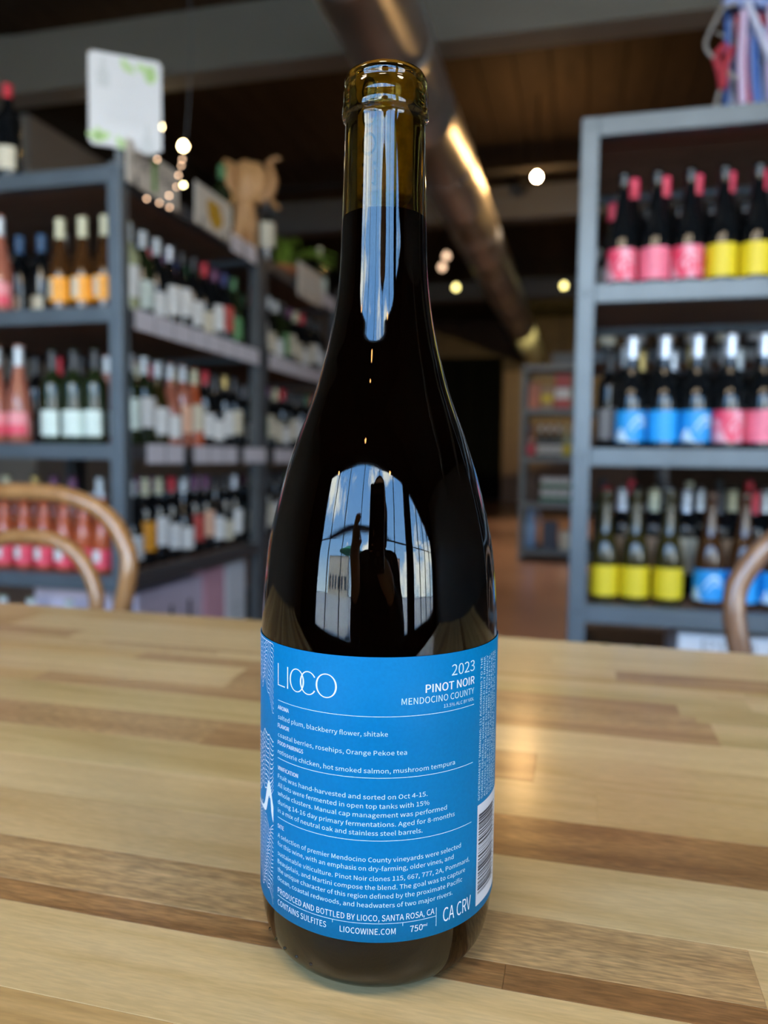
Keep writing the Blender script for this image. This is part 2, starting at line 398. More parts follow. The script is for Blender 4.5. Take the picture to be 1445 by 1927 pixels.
# round duct
DX, DZ, DR = -1.05, 3.12, 0.22
duct = empty('air_duct', (DX, 0, DZ), label='long round galvanized air duct running under the ceiling to the back', cat='duct')
ys = [0.9]
while ys[-1] < 17.0: ys.append(ys[-1] + 1.62)
for a, b in zip(ys, ys[1:]):
    bm = bmesh.new(); k = 40
    prof = [(DR, a + 0.0), (DR, (a + b) / 2 - 0.01), (DR + 0.004, (a + b) / 2), (DR, (a + b) / 2 + 0.01), (DR, b - 0.003)]
    rings = [[bm.verts.new((r * math.cos(2 * PI * i / k), y, r * math.sin(2 * PI * i / k))) for i in range(k)] for r, y in prof]
    for A, B in zip(rings, rings[1:]):
        for i in range(k): bm.faces.new((A[i], A[(i + 1) % k], B[(i + 1) % k], B[i]))
    link('duct_section', new_mesh('duct_section', bm, M_galv, True), duct)
    bm = bmesh.new(); rings = [[bm.verts.new((r * math.cos(2 * PI * i / k), y, r * math.sin(2 * PI * i / k))) for i in range(k)] for r, y in ((DR, b - 0.03), (DR + 0.008, b - 0.025), (DR + 0.008, b + 0.025), (DR, b + 0.03))]
    for A, B in zip(rings, rings[1:]):
        for i in range(k): bm.faces.new((A[i], A[(i + 1) % k], B[(i + 1) % k], B[i]))
    link('collar', new_mesh('collar', bm, M_galv, True), duct)
    for s in (1,):
        bm = bmesh.new(); tube(bm, [(0, b - 0.2, DR), (0, b - 0.2, ZC - DZ - 0.02)], 0.005, 6); link('hanger_rod', new_mesh('hanger_rod', bm, M_steeld), duct)
bm = bmesh.new(); tube(bm, [(0, ys[0] - 0.002, 0), (0, ys[0] + 0.004, 0)], DR, 40); link('end_cap', new_mesh('end_cap', bm, M_galv), duct)

# ceiling lamps, with added fill lights
ORD_ = ['first', 'second', 'third']
def lamp(px, py, z, m, label, r=0.045):
    p = at(px, py, Z=z)
    e = empty('pendant_lamp', p, label=label, cat='lamp')
    bm = bmesh.new(); lathe(bm, [(0, -r)] + [(r * math.sin(t), -r * math.cos(t)) for t in [i * PI / 10 for i in range(1, 9)]] + [(r * 0.35, r * 1.0), (r * 0.3, r * 1.25)], 20)
    link('bulb', new_mesh('bulb', bm, m, True), e)
    bm = bmesh.new(); lathe(bm, [(0, r * 1.15), (r * 0.5, r * 1.15), (r * 0.5, r * 2.2), (0.006, r * 2.4), (0.006, 3.96 - z), (0.0, 3.96 - z)], 12)
    link('socket_stem', new_mesh('socket_stem', bm, M_black, True), e)
    return e
for a in [(345, 275, 3.3, M_bulbL, 'bright bare bulb above the signs, right of the white sign'),
          (298, 238, 3.3, M_bulbL, 'bright bare bulb overlapping the edge of the large white sign'),
          (1010, 333, 3.3, M_bulb, 'bright bare bulb on the ceiling right of the round duct'),
          (858, 541, 3.25, M_bulb2, 'yellow lamp low beside the left edge of the duct'),
          (1061, 538, 3.25, M_bulb2, 'yellow lamp farther back, left of the right rack'),
          (840, 482, 3.3, M_bulb3, 'dim pinkish lamp, upper of two beside the duct'),
          (832, 503, 3.2, M_bulb3, 'dim pinkish lamp, lower of two beside the duct')]:
    lamp(*a, r=0.028 if a[3] in (M_bulb, M_bulbL) else 0.04)
def globe(x, y, z, r, label, m, energy):
    e = empty('window_or_fill_globe', (x, y, z), label=label, cat='lamp')
    bm = bmesh.new(); lathe(bm, [(0, -r)] + [(r * math.sin(t), -r * math.cos(t)) for t in [i * PI / 12 for i in range(1, 12)]] + [(0, r)], 24)
    link('globe', new_mesh('globe', bm, m, True), e)
    bm = bmesh.new(); lathe(bm, [(0, r * 0.98), (r * 0.3, r * 0.98), (r * 0.3, r * 1.25), (0.006, r * 1.3), (0.006, 3.96 - z), (0, 3.96 - z)], 12); link('cord', new_mesh('cord', bm, M_black, True), e)
M_fill_globe = mat('fill_globe_glow', (1, 0.95, 0.85), 0.3, emit=(1.0, 0.80, 0.56), estr=26)
for i, gx in enumerate((-1.0, -0.1, 0.8)): globe(gx, -0.15, 2.35, 0.16, 'opal globe added out of view to brighten the table, %s from left' % ORD_[i], M_fill_globe, 0)  # fill globes added out of view to lift the table's brightness
M_fil = mat('filament_glow', (1, 0.7, 0.4), 0.3, emit=(1.0, 0.42, 0.12), estr=60)
for i, gx in enumerate((-1.5, -0.35, 0.75)): globe(gx, -1.5, 2.15 + 0.2 * (i == 1), 0.03, 'orange filament lamp hanging by the shop window, %s from left' % ORD_[i], M_fil, 0)
sl_ = empty('spot_lamp', (-0.35, 12.6, 2.55), label='small black spot lamp shining on the far end of the duct', cat='lamp')
tubeo('lamp_can', [(0, 0, 0), (-0.06, 0.06, 0.06)], 0.035, M_black, sl_); tubeo('stem', [(0, 0, 0), (0, 0, 1.41)], 0.006, M_black, sl_)
ld = bpy.data.lights.new('spot', 'SPOT'); ld.energy = 260; ld.color = (1.0, 0.86, 0.30); ld.spot_size = 1.3; lo = bpy.data.objects.new('spot', ld); COL.objects.link(lo); lo.parent = sl_
lo.location = (-0.09, 0.09, 0.08); lo.rotation_euler = Vector((-0.45, 1.6, 0.35)).to_track_quat('-Z', 'Y').to_euler()
for i, (x, y, en) in enumerate(((0.6, 4.35, 260), (-0.6, 7.6, 420), (0.2, 11.0, 420), (-1.0, 14.5, 300))):  # spots added only to bring light to the far aisle
    k_ = empty('fill_spot', (x, y, 3.5), label='black ceiling spot added to brighten the aisle floor, %s from the front' % (ORD_ + ['fourth'])[i], cat='lamp')
    link('lamp_can', lathem('lamp_can', [(0.0, 0.10), (0.045, 0.10), (0.05, 0.0), (0.046, 0.0), (0.04, 0.09), (0, 0.09)], M_black, 16), k_); tubeo('stem', [(0, 0, 0.10), (0, 0, 0.46)], 0.007, M_black, k_)
    ld = bpy.data.lights.new('spot', 'SPOT'); ld.energy = en; ld.color = (1.0, 0.80, 0.58); ld.spot_size = 1.15; ld.spot_blend = 0.6; ld.shadow_soft_size = 0.03; lo = bpy.data.objects.new('spot', ld); COL.objects.link(lo); lo.parent = k_; lo.location = (0, 0, 0.05)
rl = at(960, 325, Z=3.45)
tag(boxo('track_rail', rl.x - 2.5, rl.x + 2.2, rl.y - 0.02, rl.y + 0.02, 3.44, 3.48, M_black), 'thin dark rail across the ceiling right of the duct', 'rail')

# ------------------------------------------------------------------ racks
ZT = [1.785, 1.375, 0.962, 0.555, 0.14]
BH = 0.047
def rack(x0, x1, y0, y1, label, m=M_steel, dm=M_deck, side=False, zt=ZT, rail_m=None, along='X'):
    """open steel rack: four posts, bars round every shelf, plank decks"""
    r = empty('steel_rack', ((x0 + x1) / 2, y0, 0), label=label, cat='rack')
    cx = (x0 + x1) / 2; X0, X1, Y1 = x0 - cx, x1 - cx, y1 - y0; P = 0.045
    for i, (a, b) in enumerate(((X0, 0), (X1 - P, 0), (X0, Y1 - P), (X1 - P, Y1 - P))):
        boxo('post', a, a + P, b, b + P, 0, zt[0], m if i < 2 else M_steeld, r, 0.003)  # rear posts take a darker steel: their shade is put into the colour
    for z in zt:
        boxo('shelf_bar', X0 + P, X1 - P, 0.003, P - 0.003, z - BH, z, m, r, 0.002)
        boxo('shelf_bar', X0 + P, X1 - P, Y1 - P + .003, Y1 - .003, z - BH, z, m, r, 0.002)
        for a in (X0 + 0.003, X1 - P + 0.003):
            boxo('shelf_bar', a, a + P - 0.006, P, Y1 - P, z - BH, z, rail_m or m, r, 0.002)
        if along == 'X':
            n = max(2, round((Y1 - 2 * P) / 0.14)); w = (Y1 - 2 * P) / n
            for k in range(n): boxo('plank', X0 + P, X1 - P, P + k * w + 0.002, P + (k + 1) * w - 0.002, z - 0.026, z - 0.001 - 0.001 * rnd.random(), dm, r)
        else:
            n = max(2, round((X1 - X0 - 2 * P) / 0.14)); w = (X1 - X0 - 2 * P) / n
            for k in range(n): boxo('plank', X0 + P + k * w + 0.002, X0 + P + (k + 1) * w - 0.002, P, Y1 - P, z - 0.026, z - 0.001 - 0.001 * rnd.random(), dm, r)
    for a in (X0 + P / 2, X1 - P / 2):
        bm = bmesh.new()
        for z in zt:
            bmesh.ops.create_cone(bm, cap_ends=True, segments=10, radius1=0.006, radius2=0.004, depth=0.004, matrix=Matrix.Translation((a, -0.002, z - BH / 2)) @ Matrix.Rotation(PI / 2, 4, 'X'))
        o = link('bolt_heads', new_mesh('bolt_heads', bm, m), r); o['kind'] = 'stuff'
    return r
LX1 = -1.342; LX0 = -2.30; LY0, LY1, LY2 = 2.065, 3.12, 4.2
M_rail = mat('dark_rail', (0.055, 0.055, 0.06), 0.5, 0.2)
rackL = rack(LX0, LX1, LY0, LY1, 'grey steel wine rack nearest on the left, end-on to the table', rail_m=M_rail, along='X')
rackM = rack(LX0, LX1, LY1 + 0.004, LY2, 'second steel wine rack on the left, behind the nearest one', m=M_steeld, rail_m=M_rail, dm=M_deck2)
rackR = rack(-0.025, 1.35, 2.05, 2.62, 'grey steel wine rack on the right with pink, yellow and blue bottles')
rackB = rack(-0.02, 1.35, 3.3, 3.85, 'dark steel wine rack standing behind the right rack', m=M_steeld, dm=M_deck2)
ZF = [1.80, 1.40, 0.955, 0.53, 0.09]
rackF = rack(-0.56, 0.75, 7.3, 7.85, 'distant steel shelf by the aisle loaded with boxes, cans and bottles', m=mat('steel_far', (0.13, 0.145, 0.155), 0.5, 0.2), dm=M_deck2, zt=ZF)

# ------------------------------------------------------------------ wine bottles
def prof_burg(R=0.0395, H=0.297, neck=0.0142):
    base = [(0.0, 0.006), (0.022, 0.004), (0.034, 0.0), (0.0385, 0.003), (R, 0.012), (R, 0.11), (R - 0.001, 0.130), (R - 0.0045, 0.150), (R - 0.0105, 0.171), (R - 0.0175, 0.19), (0.018, 0.212), (neck + 0.0005, 0.236), (neck, 0.262), (neck, 0.279), (neck + 0.0012, 0.281), (neck + 0.0012, 0.290), (neck, 0.2955), (0.009, 0.297), (0.009, 0.290), (0, 0.290)]
    return base
def prof_bord(R=0.0375, neck=0.0140):
    return [(0, 0.006), (0.02, 0.004), (0.032, 0.0), (0.035, 0.002), (R, 0.010), (R, 0.185), (R - 0.002, 0.197), (R - 0.009, 0.208), (R - 0.017, 0.217), (neck + 0.002, 0.228), (neck, 0.24), (neck, 0.284), (neck + 0.0012, 0.285), (neck + 0.0012, 0.294), (neck - 0.001, 0.300), (0.009, 0.301), (0, 0.298)]
def prof_small(R=0.032, neck=0.0125):
    return [(0, 0.005), (0.02, 0.003), (0.028, 0.0), (R, 0.008), (R, 0.115), (R - 0.003, 0.135), (R - 0.010, 0.158), (neck + 0.003, 0.180), (neck, 0.20), (neck, 0.238), (neck + 0.002, 0.240), (neck + 0.002, 0.247), (0, 0.248)]
def prof_cylrose(R=0.039, neck=0.0135):
    return [(0, 0.006), (0.02, 0.004), (0.033, 0.0), (R, 0.009), (R - 0.001, 0.12), (R - 0.005, 0.155), (R - 0.014, 0.195), (neck + 0.003, 0.235), (neck, 0.26), (neck, 0.300), (neck + 0.001, 0.315), (0.009, 0.317), (0, 0.314)]
SH = {'burg': (prof_burg(), 0.0395), 'slim': (prof_burg(0.0375), 0.0375), 'bord': (prof_bord(), 0.0375), 'small': (prof_small(), 0.032), 'rose': (prof_cylrose(), 0.039)}
BODY = {k: lathem('glass_body', v[0], None, 24) for k, v in SH.items()}
def rad_at(prof, z):
    for (r0, z0), (r1, z1) in zip(prof[3:], prof[4:]):
        if z0 <= z <= z1 and z1 > z0: return r0 + (r1 - r0) * (z - z0) / (z1 - z0)
    return prof[-3][0]
def shell(prof, z0, z1, off, a0=0, a1=2 * PI, n=24, cap=False):
    zs = [z0 + (z1 - z0) * i / 8 for i in range(9)]; P = [(rad_at(prof, z) + off, z) for z in zs]
    if cap: P += [(P[-1][0] * 0.7, z1 + 0.0012), (0, z1 + 0.0012)]
    bm = bmesh.new(); lathe(bm, P, n, a0=a0, a1=a1); return new_mesh('shell', bm, None, True)
CACHE = {}
def part_mesh(kind, shape, z0, z1, half=None):
    k = (kind, shape, z0, z1, half)
    if k not in CACHE:
        pr = SH[shape][0]
        if kind == 'foil': CACHE[k] = shell(pr, z0, z1, 0.0006, cap=True)
        else: CACHE[k] = shell(pr, z0, z1, 0.0006, -PI / 2 - half, -PI / 2 + half, 20)
    return CACHE[k]
def glassm(name, col, rough=0.06, spec=0.5, coat=0.0): return mat(name, col, rough, spec=spec, coat=coat)
G = {'black': glassm('black_glass', (0.004, 0.005, 0.006)), 'green': glassm('green_glass', (0.012, 0.020, 0.006)),
     'olive': glassm('olive_glass', (0.030, 0.024, 0.005)), 'rose': glassm('rose_wine', (0.34, 0.115, 0.075)),
     'orange': glassm('orange_wine', (0.42, 0.085, 0.03)), 'clear': glassm('pale_wine', (0.34, 0.36, 0.20)), 'amber': glassm('amber_glass', (0.05, 0.02, 0.006))}
LM = {'white': mat('label_white', (0.70, 0.71, 0.70), 0.5, noise=(60, 0.10)), 'cream': mat('label_cream', (0.60, 0.55, 0.42), 0.5, noise=(60, 0.10)),
      'mint': mat('label_mint', (0.62, 0.72, 0.66), 0.5, noise=(50, 0.12)), 'orange': mat('label_orange', (0.82, 0.33, 0.012), 0.5, noise=(70, 0.22)),
      'red': mat('label_red', (0.45, 0.05, 0.04), 0.5), 'pinkred': mat('label_pinkred', (0.75, 0.06, 0.11), 0.45, noise=(40, 0.15)), 'coral': mat('label_coral', (0.80, 0.28, 0.30), 0.5),
      'yellow': mat('label_yellow', (0.72, 0.55, 0.012), 0.5, noise=(90, 0.06)), 'blue': mat('label_blue', (0.015, 0.33, 0.78), 0.5, noise=(60, 0.05)),
      'wavewhite': mat('wave_white', (0.55, 0.74, 0.88), 0.5), 'wavepink': mat('wave_pink', (0.80, 0.40, 0.48), 0.5), 'bluewave': mat('label_blue_w', (0.012, 0.29, 0.70), 0.5), 'pinkswirl': swirl('label_pink_swirl', (0.86, 0.35, 0.45), (0.75, 0.05, 0.12), 10, 5),
      'pink': mat('label_pink', (0.80, 0.17, 0.26), 0.45, noise=(50, 0.18)), 'green': mat('label_green', (0.10, 0.26, 0.10), 0.5), 'grey': mat('label_grey', (0.33, 0.33, 0.34), 0.5),
      'kraft': mat('label_kraft', (0.40, 0.26, 0.16), 0.7), 'navy': mat('label_navy', (0.03, 0.04, 0.12), 0.5), 'peach': mat('label_peach', (0.72, 0.42, 0.28), 0.5), 'black': M_ink}
FM = {'white': mat('foil_white', (0.55, 0.60, 0.63), 0.35, 0.2), 'cream': mat('foil_cream', (0.58, 0.56, 0.38), 0.4), 'silver': mat('foil_silver', (0.52, 0.56, 0.62), 0.3, 0.5),
      'black': mat('foil_black', (0.015, 0.015, 0.017), 0.35), 'red': mat('foil_red', (0.55, 0.02, 0.04), 0.4), 'blue': mat('foil_blue', (0.03, 0.09, 0.20), 0.4),
      'navy': mat('foil_navy', (0.02, 0.03, 0.14), 0.4), 'purple': mat('foil_purple', (0.16, 0.05, 0.13), 0.4), 'green': mat('foil_green', (0.06, 0.18, 0.07), 0.4), 'gold': mat('foil_gold', (0.45, 0.33, 0.12), 0.35, 0.6), 'pinkwax': mat('wax_pink', (0.70, 0.05, 0.11), 0.4)}
CNAME = {'pinkswirl': 'pink swirl', 'bluewave': 'blue wave', 'pinkred': 'pink and red', 'pinkwax': 'pink wax'}
GN = {'black': 'black', 'green': 'dark green', 'olive': 'olive', 'rose': 'rosé', 'orange': 'orange rosé', 'clear': 'pale', 'amber': 'amber'}
_disc = None
def wave_mesh(shape, lz):
    k = ('wave', shape, lz)
    if k not in CACHE:
        pr = SH[shape][0]; bm = bmesh.new(); z0, h = lz[0], lz[1] - lz[0]
        r = SH[shape][1] + 0.0011
        def band(f):
            pa = None
            for i in range(19):
                u = i / 18; s_, zl, zh = f(u); a_ = -PI / 2 + s_
                p = [bm.verts.new((r * math.cos(a_), r * math.sin(a_), z0 + h * q)) for q in (zl, zh)]
                if pa: bm.faces.new((pa[0], p[0], p[1], pa[1]))
                pa = p
        band(lambda u: (-1.3 + 1.0 * u, 0.01, 0.04 + 0.44 * math.sin(PI * min(1, u * 0.9 + 0.12)) ** 2 * (1 - 0.3 * u)))
        band(lambda u: (-0.5 + 1.5 * u, 0.30 + 0.42 * math.sin(PI * u * 0.85), 0.34 + 0.50 * math.sin(PI * u * 0.85)))
        band(lambda u: (-0.2 + 1.1 * u, 0.25 + 0.28 * math.sin(PI * u * 0.8), 0.27 + 0.33 * math.sin(PI * u * 0.8)))
        CACHE[k] = new_mesh('printed_wave', bm, None)
    return CACHE[k]
PLACED = []
def clear(x, y, z, shape):
    r = SH[shape][1]
    return all(abs(z - c) > 0.05 or math.hypot(x - a, y - b) >= r + q - 0.0005 for a, b, c, q in PLACED)
def bottle(x, y, z, rz, shape='burg', g='black', lab='white', lz=(0.03, 0.11), half=1.5, foil=None, fz=0.232, text=None, group=None, extra=None, tilt=0):
    PLACED.append((x, y, z, SH[shape][1]))
    e = empty('wine_bottle', (x, y, z), rz, text, 'wine bottle', group)
    link('glass_body', BODY[shape], e, G[g])
    if foil:
        top = SH[shape][0][-2][1]
        link('foil_capsule', part_mesh('foil', shape, fz, top, None), e, FM[foil])
    if lab: l = link('paper_label', part_mesh('lab', shape, lz[0], lz[1], half), e, LM[lab])
    if lab in ('bluewave', 'pinkswirl'): link('printed_wave', wave_mesh(shape, lz), l, LM['wavewhite' if lab == 'bluewave' else 'wavepink'])
    if extra:
        col, a, b, h = extra; pr = SH[shape][0]; k = ('x', shape, a, b, h)
        if k not in CACHE: CACHE[k] = shell(pr, a, b, 0.0011, -PI / 2 - h, -PI / 2 + h, 12)
        link('label_mark', CACHE[k], l, LM[col])
    return e
ORD = ['first', 'second', 'third', 'fourth', 'fifth', 'sixth', 'seventh', 'eighth', 'ninth', 'tenth', 'eleventh', 'twelfth', 'thirteenth']
SHN = ['top shelf', 'second shelf', 'third shelf', 'bottom shelf']
def lname(lab, g, foil):
    s = (CNAME.get(lab, lab) + '-labelled ') if lab else 'unlabelled '
    return s + GN[g] + ' bottle'

# --- right rack, front rows (x from the photograph's picture positions of each base)
def xs_at(pxs, y, z): return [at(p, 0, Y=y).x if False else at(p, 866 - (z - 0.93) / y * 1450, Y=y).x for p in pxs]
RY = 2.137
rows = {
 0: [(1168, 'pinkswirl'), (1230, 'pink'), (1292, 'pinkswirl'), (1355, 'yellow'), (1419, 'yellow'), (1483, 'yellow'), (1548, 'yellow')],
 1: [(1185, 'bluewave'), (1246, 'blue'), (1307, 'bluewave'), (1369, 'pinkswirl'), (1432, 'pink'), (1495, 'pinkswirl')],
 2: [(1127, 'yellow'), (1193, 'yellow'), (1256, 'yellow'), (1333, 'bluewave'), (1396, 'blue'), (1459, 'bluewave'), (1522, 'blue')]}
GR = 'wine bottles on the right rack'
for s, lst in rows.items():
    z = ZT[s + 1]
    for i, (px, lab) in enumerate(lst):
        x = at(px, 866 - (z + 0.05 - 0.93) / RY * 1450, Y=RY).x
        x = max(x, 0.066)
        foil = 'silver' if s == 1 else None
        ginf = 'olive' if (s == 2 and lab == 'yellow') else ('amber' if s == 2 else 'black')
        bottle(x, RY, z, rnd.uniform(-0.25, 0.25), 'slim', ginf, lab, (0.018, 0.098), 1.75, foil, 0.234,
               '%s, %s from left, front row, right rack\'s %s' % (lname(lab, ginf, foil), ORD[i], SHN[s]), GR)
# right rack back rows
for s in range(3):
    z = ZT[s + 1]
    for r_ in (1, 2):
        n = 0
        for i in range(7):
            y = RY + 0.10 + 0.10 * r_ - 0.01
            x = 0.085 + 0.088 * i + (0.03 if r_ == 1 else -0.01)
            lz = (0.03, 0.12); fz = 0.232
            if s == 0:
                g, sh = 'black', 'rose' if r_ == 1 else 'burg'; lab = None if r_ == 1 else 'grey'; foil = 'pinkwax' if (r_ == 1 and i < 5) else None
                if r_ == 1: x = 0.115 + 0.080 * i; y = RY + 0.10; fz = 0.258
                elif i == 0: foil = 'pinkwax'; x = 0.068; sh = 'rose'; fz = 0.258
            elif s == 1: g, lab, foil, sh = 'black', 'grey', ['silver', 'white', 'black', 'gold', 'silver', 'black', 'white'][(i + r_) % 7], 'bord'
            else: g, lab, foil, sh = 'black', ['kraft', 'kraft', 'cream', 'kraft', 'grey', 'white', 'kraft'][i], ['black', 'silver', 'red', 'cream', 'black', 'silver', 'white'][(i * 2 + r_) % 7], 'bord'
            if s == 2 and r_ == 1: lz = (0.06, 0.16)
            if not clear(x, y, z, sh): continue
            bottle(x, y, z, rnd.uniform(-0.3, 0.3), sh, g, lab, lz, 1.1, foil, fz,
                   '%s, %s from left, %s row, right rack\'s %s' % (lname(lab, g, foil), ORD[n], ['middle', 'rear'][r_ - 1], SHN[s]), GR); n += 1
# bottom shelf of right rack: bottles and a white case
for i in range(2):
    bottle(0.075 + 0.085 * i, RY, ZT[4], 0, 'bord', 'green', 'cream', (0.05, 0.12), 1.2, None, 0.232, 'dark bottle beside the white case, %s from left, bottom of the right rack' % ORD[i], GR)
def carton(x0, x1, y0, y1, z0, h, m, label, rot=0, flap=M_tag):
    cx, cy = (x0 + x1) / 2, (y0 + y1) / 2
    e = empty('wine_carton', (cx, cy, z0), rot, label, 'carton'); a, b = (x1 - x0) / 2, (y1 - y0) / 2
    boxo('carton_body', -a, a, -b, b, 0, h - 0.003, m, e, 0.003)
    for s in (-1, 1): boxo('flap', -a if s < 0 else 0.001, -0.001 if s < 0 else a, -b, b, h - 0.003, h, m, e)
    boxo('packing_tape', -0.025, 0.025, -b, b, h, h + 0.0004, mat('tape', (0.5, 0.45, 0.35), 0.3), e)
    return e, a, b
cW = mat('carton_white', (0.62, 0.63, 0.66), 0.6, noise=(8, 0.04)); cP = mat('carton_pink', (0.62, 0.33, 0.40), 0.6, noise=(5, 0.1)); cPl = mat('carton_lilac', (0.58, 0.50, 0.60), 0.6, noise=(6, 0.1))
e, a, b = carton(0.255, 0.60, 2.10, 2.42, ZT[4], 0.345, cW, 'white carton printed PRO on the bottom shelf of the right rack')
flat_text('carton_lettering', 'PRO', (-0.115, -b - 0.001, 0.298), (1, 0, 0), 0.13, 0.036, mat('carton_ink', (0.30, 0.32, 0.33), 0.6), e)

# --- left rack, end facing the table
GL = 'wine bottles on the end of the near left rack'
def endrow(s, y, items, row):
    z = ZT[s + 1]; ok = []
    for px, kw in items:
        x = at(px, 866 - (z + 0.05 - 0.93) / y * 1450, Y=y).x
        if clear(x, y, z, kw['shape']): ok.append((x, kw)); PLACED.append((x, y, z, SH[kw['shape']][1] - 0.001))
    for i, (x, kw) in enumerate(ok):
        PLACED.pop()
    for i, (x, kw) in enumerate(ok):
        lab, g, foil = kw.get('lab'), kw.get('g', 'black'), kw.get('foil')
        bottle(x, y, z, rnd.uniform(-0.2, 0.2) - 0.3, text='%s, %s from right, %s row, %s, left rack end' % (lname(lab, g, foil), ORD[len(ok) - 1 - i], row, SHN[s]), group=GL, **kw)
ora = dict(shape='slim', g='amber', lab='orange', lz=(0.03, 0.105), half=1.7, foil='cream', fz=0.228, extra=('cream', 0.04, 0.10, 0.35))
ros = dict(shape='rose', g='rose', lab='coral', lz=(0.028, 0.10), half=1.8, foil='white', fz=0.25, extra=('pinkred', 0.028, 0.06, 1.6))
endrow(0, 2.15, [(-94, ros), (-46, ros), (2, ros), (115, ora), (157, ora), (199, ora)], 'front')
dk = lambda f, l='peach', sh='bord': dict(shape=sh, g='black', lab=l, lz=(0.02, 0.085), half=0.8, foil=f, fz=0.235)
endrow(0, 2.30, [(-80, dk('white')), (-39, dk('black', 'white')), (-1, dk('white', 'cream')), (39, dk('blue')), (80, dk('blue', 'cream')), (120, dk('white', 'grey')), (160, dk('black', 'peach'))], 'middle')
wl = lambda f: dict(shape='bord', g='green', lab='mint', lz=(0.025, 0.105), half=1.5, foil=f, fz=0.236)
endrow(1, 2.15, [(-90, ros), (-46, ros), (-4, ros), (38, ros), (101, wl('black')), (141, wl('black')), (181, wl('black'))], 'front')
endrow(1, 2.29, [(-60, dk('black', 'white')), (-16, dk('red', 'white')), (28, dk('black', 'grey')), (70, dk('black', 'white')), (112, dk('red', 'cream')), (154, dk('black', 'white'))], 'middle')
sm = dict(shape='small', g='orange', lab='pinkred', lz=(0.015, 0.075), half=1.9, foil='silver', fz=0.236, extra=('white', 0.035, 0.072, 0.55))
endrow(2, 2.145, [(p, sm) for p in (-62, -25, 12, 49, 86, 123, 160, 195)], 'front')
endrow(2, 2.215, [(p, sm) for p in (-40, -5, 32, 69, 106, 143, 180)], 'middle')
endrow(2, 2.36, [(p, dk(f, 'white')) for p, f in ((-30, 'black'), (16, 'cream'), (70, 'gold'), (105, 'purple'), (140, 'purple'), (190, 'white'))], 'rear')
endrow(3, 2.15, [(p, dict(shape='rose', g='clear', lab='mint', lz=(0.03, 0.1), half=1.5, foil='white', fz=0.25)) for p in (-25, 12, 64, 101, 134, 165)], 'front')

# --- left racks, the long side facing the aisle
GS = 'wine bottles along the aisle side of the left racks'
side_pal = {
 0: [('burg', 'amber', 'orange', 'black'), ('bord', 'clear', 'white', 'white'), ('bord', 'green', 'mint', 'white'), ('bord', 'black', 'white', 'white'), ('burg', 'black', 'white', 'silver'), ('burg', 'black', 'white', 'black'), ('bord', 'black', 'white', 'black'), ('bord', 'black', 'cream', 'red'), ('burg', 'black', 'white', 'purple'), ('bord', 'black', 'red', 'navy'), ('bord', 'green', 'green', 'green'), ('burg', 'clear', 'mint', 'green')],
 1: [('bord', 'green', 'grey', 'white'), ('bord', 'green', 'mint', 'silver'), ('bord', 'green', 'white', 'white'), ('burg', 'olive', 'white', 'white'), ('burg', 'rose', 'white', 'white'), ('bord', 'rose', 'peach', 'white'), ('burg', 'orange', 'cream', 'cream'), ('bord', 'black', 'white', 'red'), ('burg', 'black', 'white', 'black'), ('bord', 'black', 'white', 'gold'), ('bord', 'black', 'cream', 'black'), ('burg', 'black', 'white', 'gold')],
 2: [('burg', 'olive', 'white', 'silver'), ('burg', 'black', 'white', 'white'), ('bord', 'black', 'orange', 'cream'), ('bord', 'black', 'white', 'cream'), ('bord', 'black', 'white', 'red'), ('burg', 'black', 'white', 'white'), ('bord', 'black', 'red', 'purple'), ('bord', 'black', 'peach', 'purple'), ('burg', 'black', 'white', 'black'), ('bord', 'black', 'cream', 'black'), ('bord', 'black', 'white', 'silver'), ('bord', 'black', 'white', 'white')]}
pal2 = [('bord', 'black', 'cream', 'red'), ('burg', 'black', 'cream', 'purple'), ('bord', 'black', 'white', 'black'), ('burg', 'green', 'white', 'white'), ('bord', 'black', 'cream', 'black'), ('bord', 'green', 'white', 'purple'), ('burg', 'black', 'cream', 'cream'), ('bord', 'black', 'white', 'green'), ('bord', 'green', 'green', 'black'), ('burg', 'black', 'white', 'black'), ('bord', 'black', 'cream', 'white'), ('bord', 'black', 'white', 'red')]
LZS = [(0.05, 0.15), (0.03, 0.11), (0.04, 0.13), (0.06, 0.16)]
for u, (ya, yb, rn) in enumerate(((LY0, LY1, 'near left rack'), (LY1, LY2, 'second left rack'))):
    for s in range(3):
        z = ZT[s + 1]; nB = 11
        for row in range(2):
            n = 0
            for i in range(nB):
                y = ya + 0.098 + i * (yb - ya - 0.19) / (nB - 1) + (0.0 if row == 0 else 0.03)
                if row == 1 and i == nB - 1: continue
                x = LX1 - 0.095 - 0.10 * row
                sh, g, lab, foil = side_pal[s][(i + row * 3) % 12] if u == 0 else pal2[(i * 5 + s * 3 + row * 2) % 12]
                if not clear(x, y, z, sh): continue
                lz = LZS[(i * 3 + s + row) % 4]
                bottle(x, y, z, PI / 2 + rnd.uniform(-0.35, 0.1) - 0.25, sh, g, lab, lz, 1.15, foil, 0.238 if foil in ('white', 'silver', 'cream') else 0.245,
                       '%s, %s from near end, %s row, %s, %s' % (lname(lab, g, foil), ORD[n], ['outer', 'inner'][row], SHN[s], rn), GS); n += 1
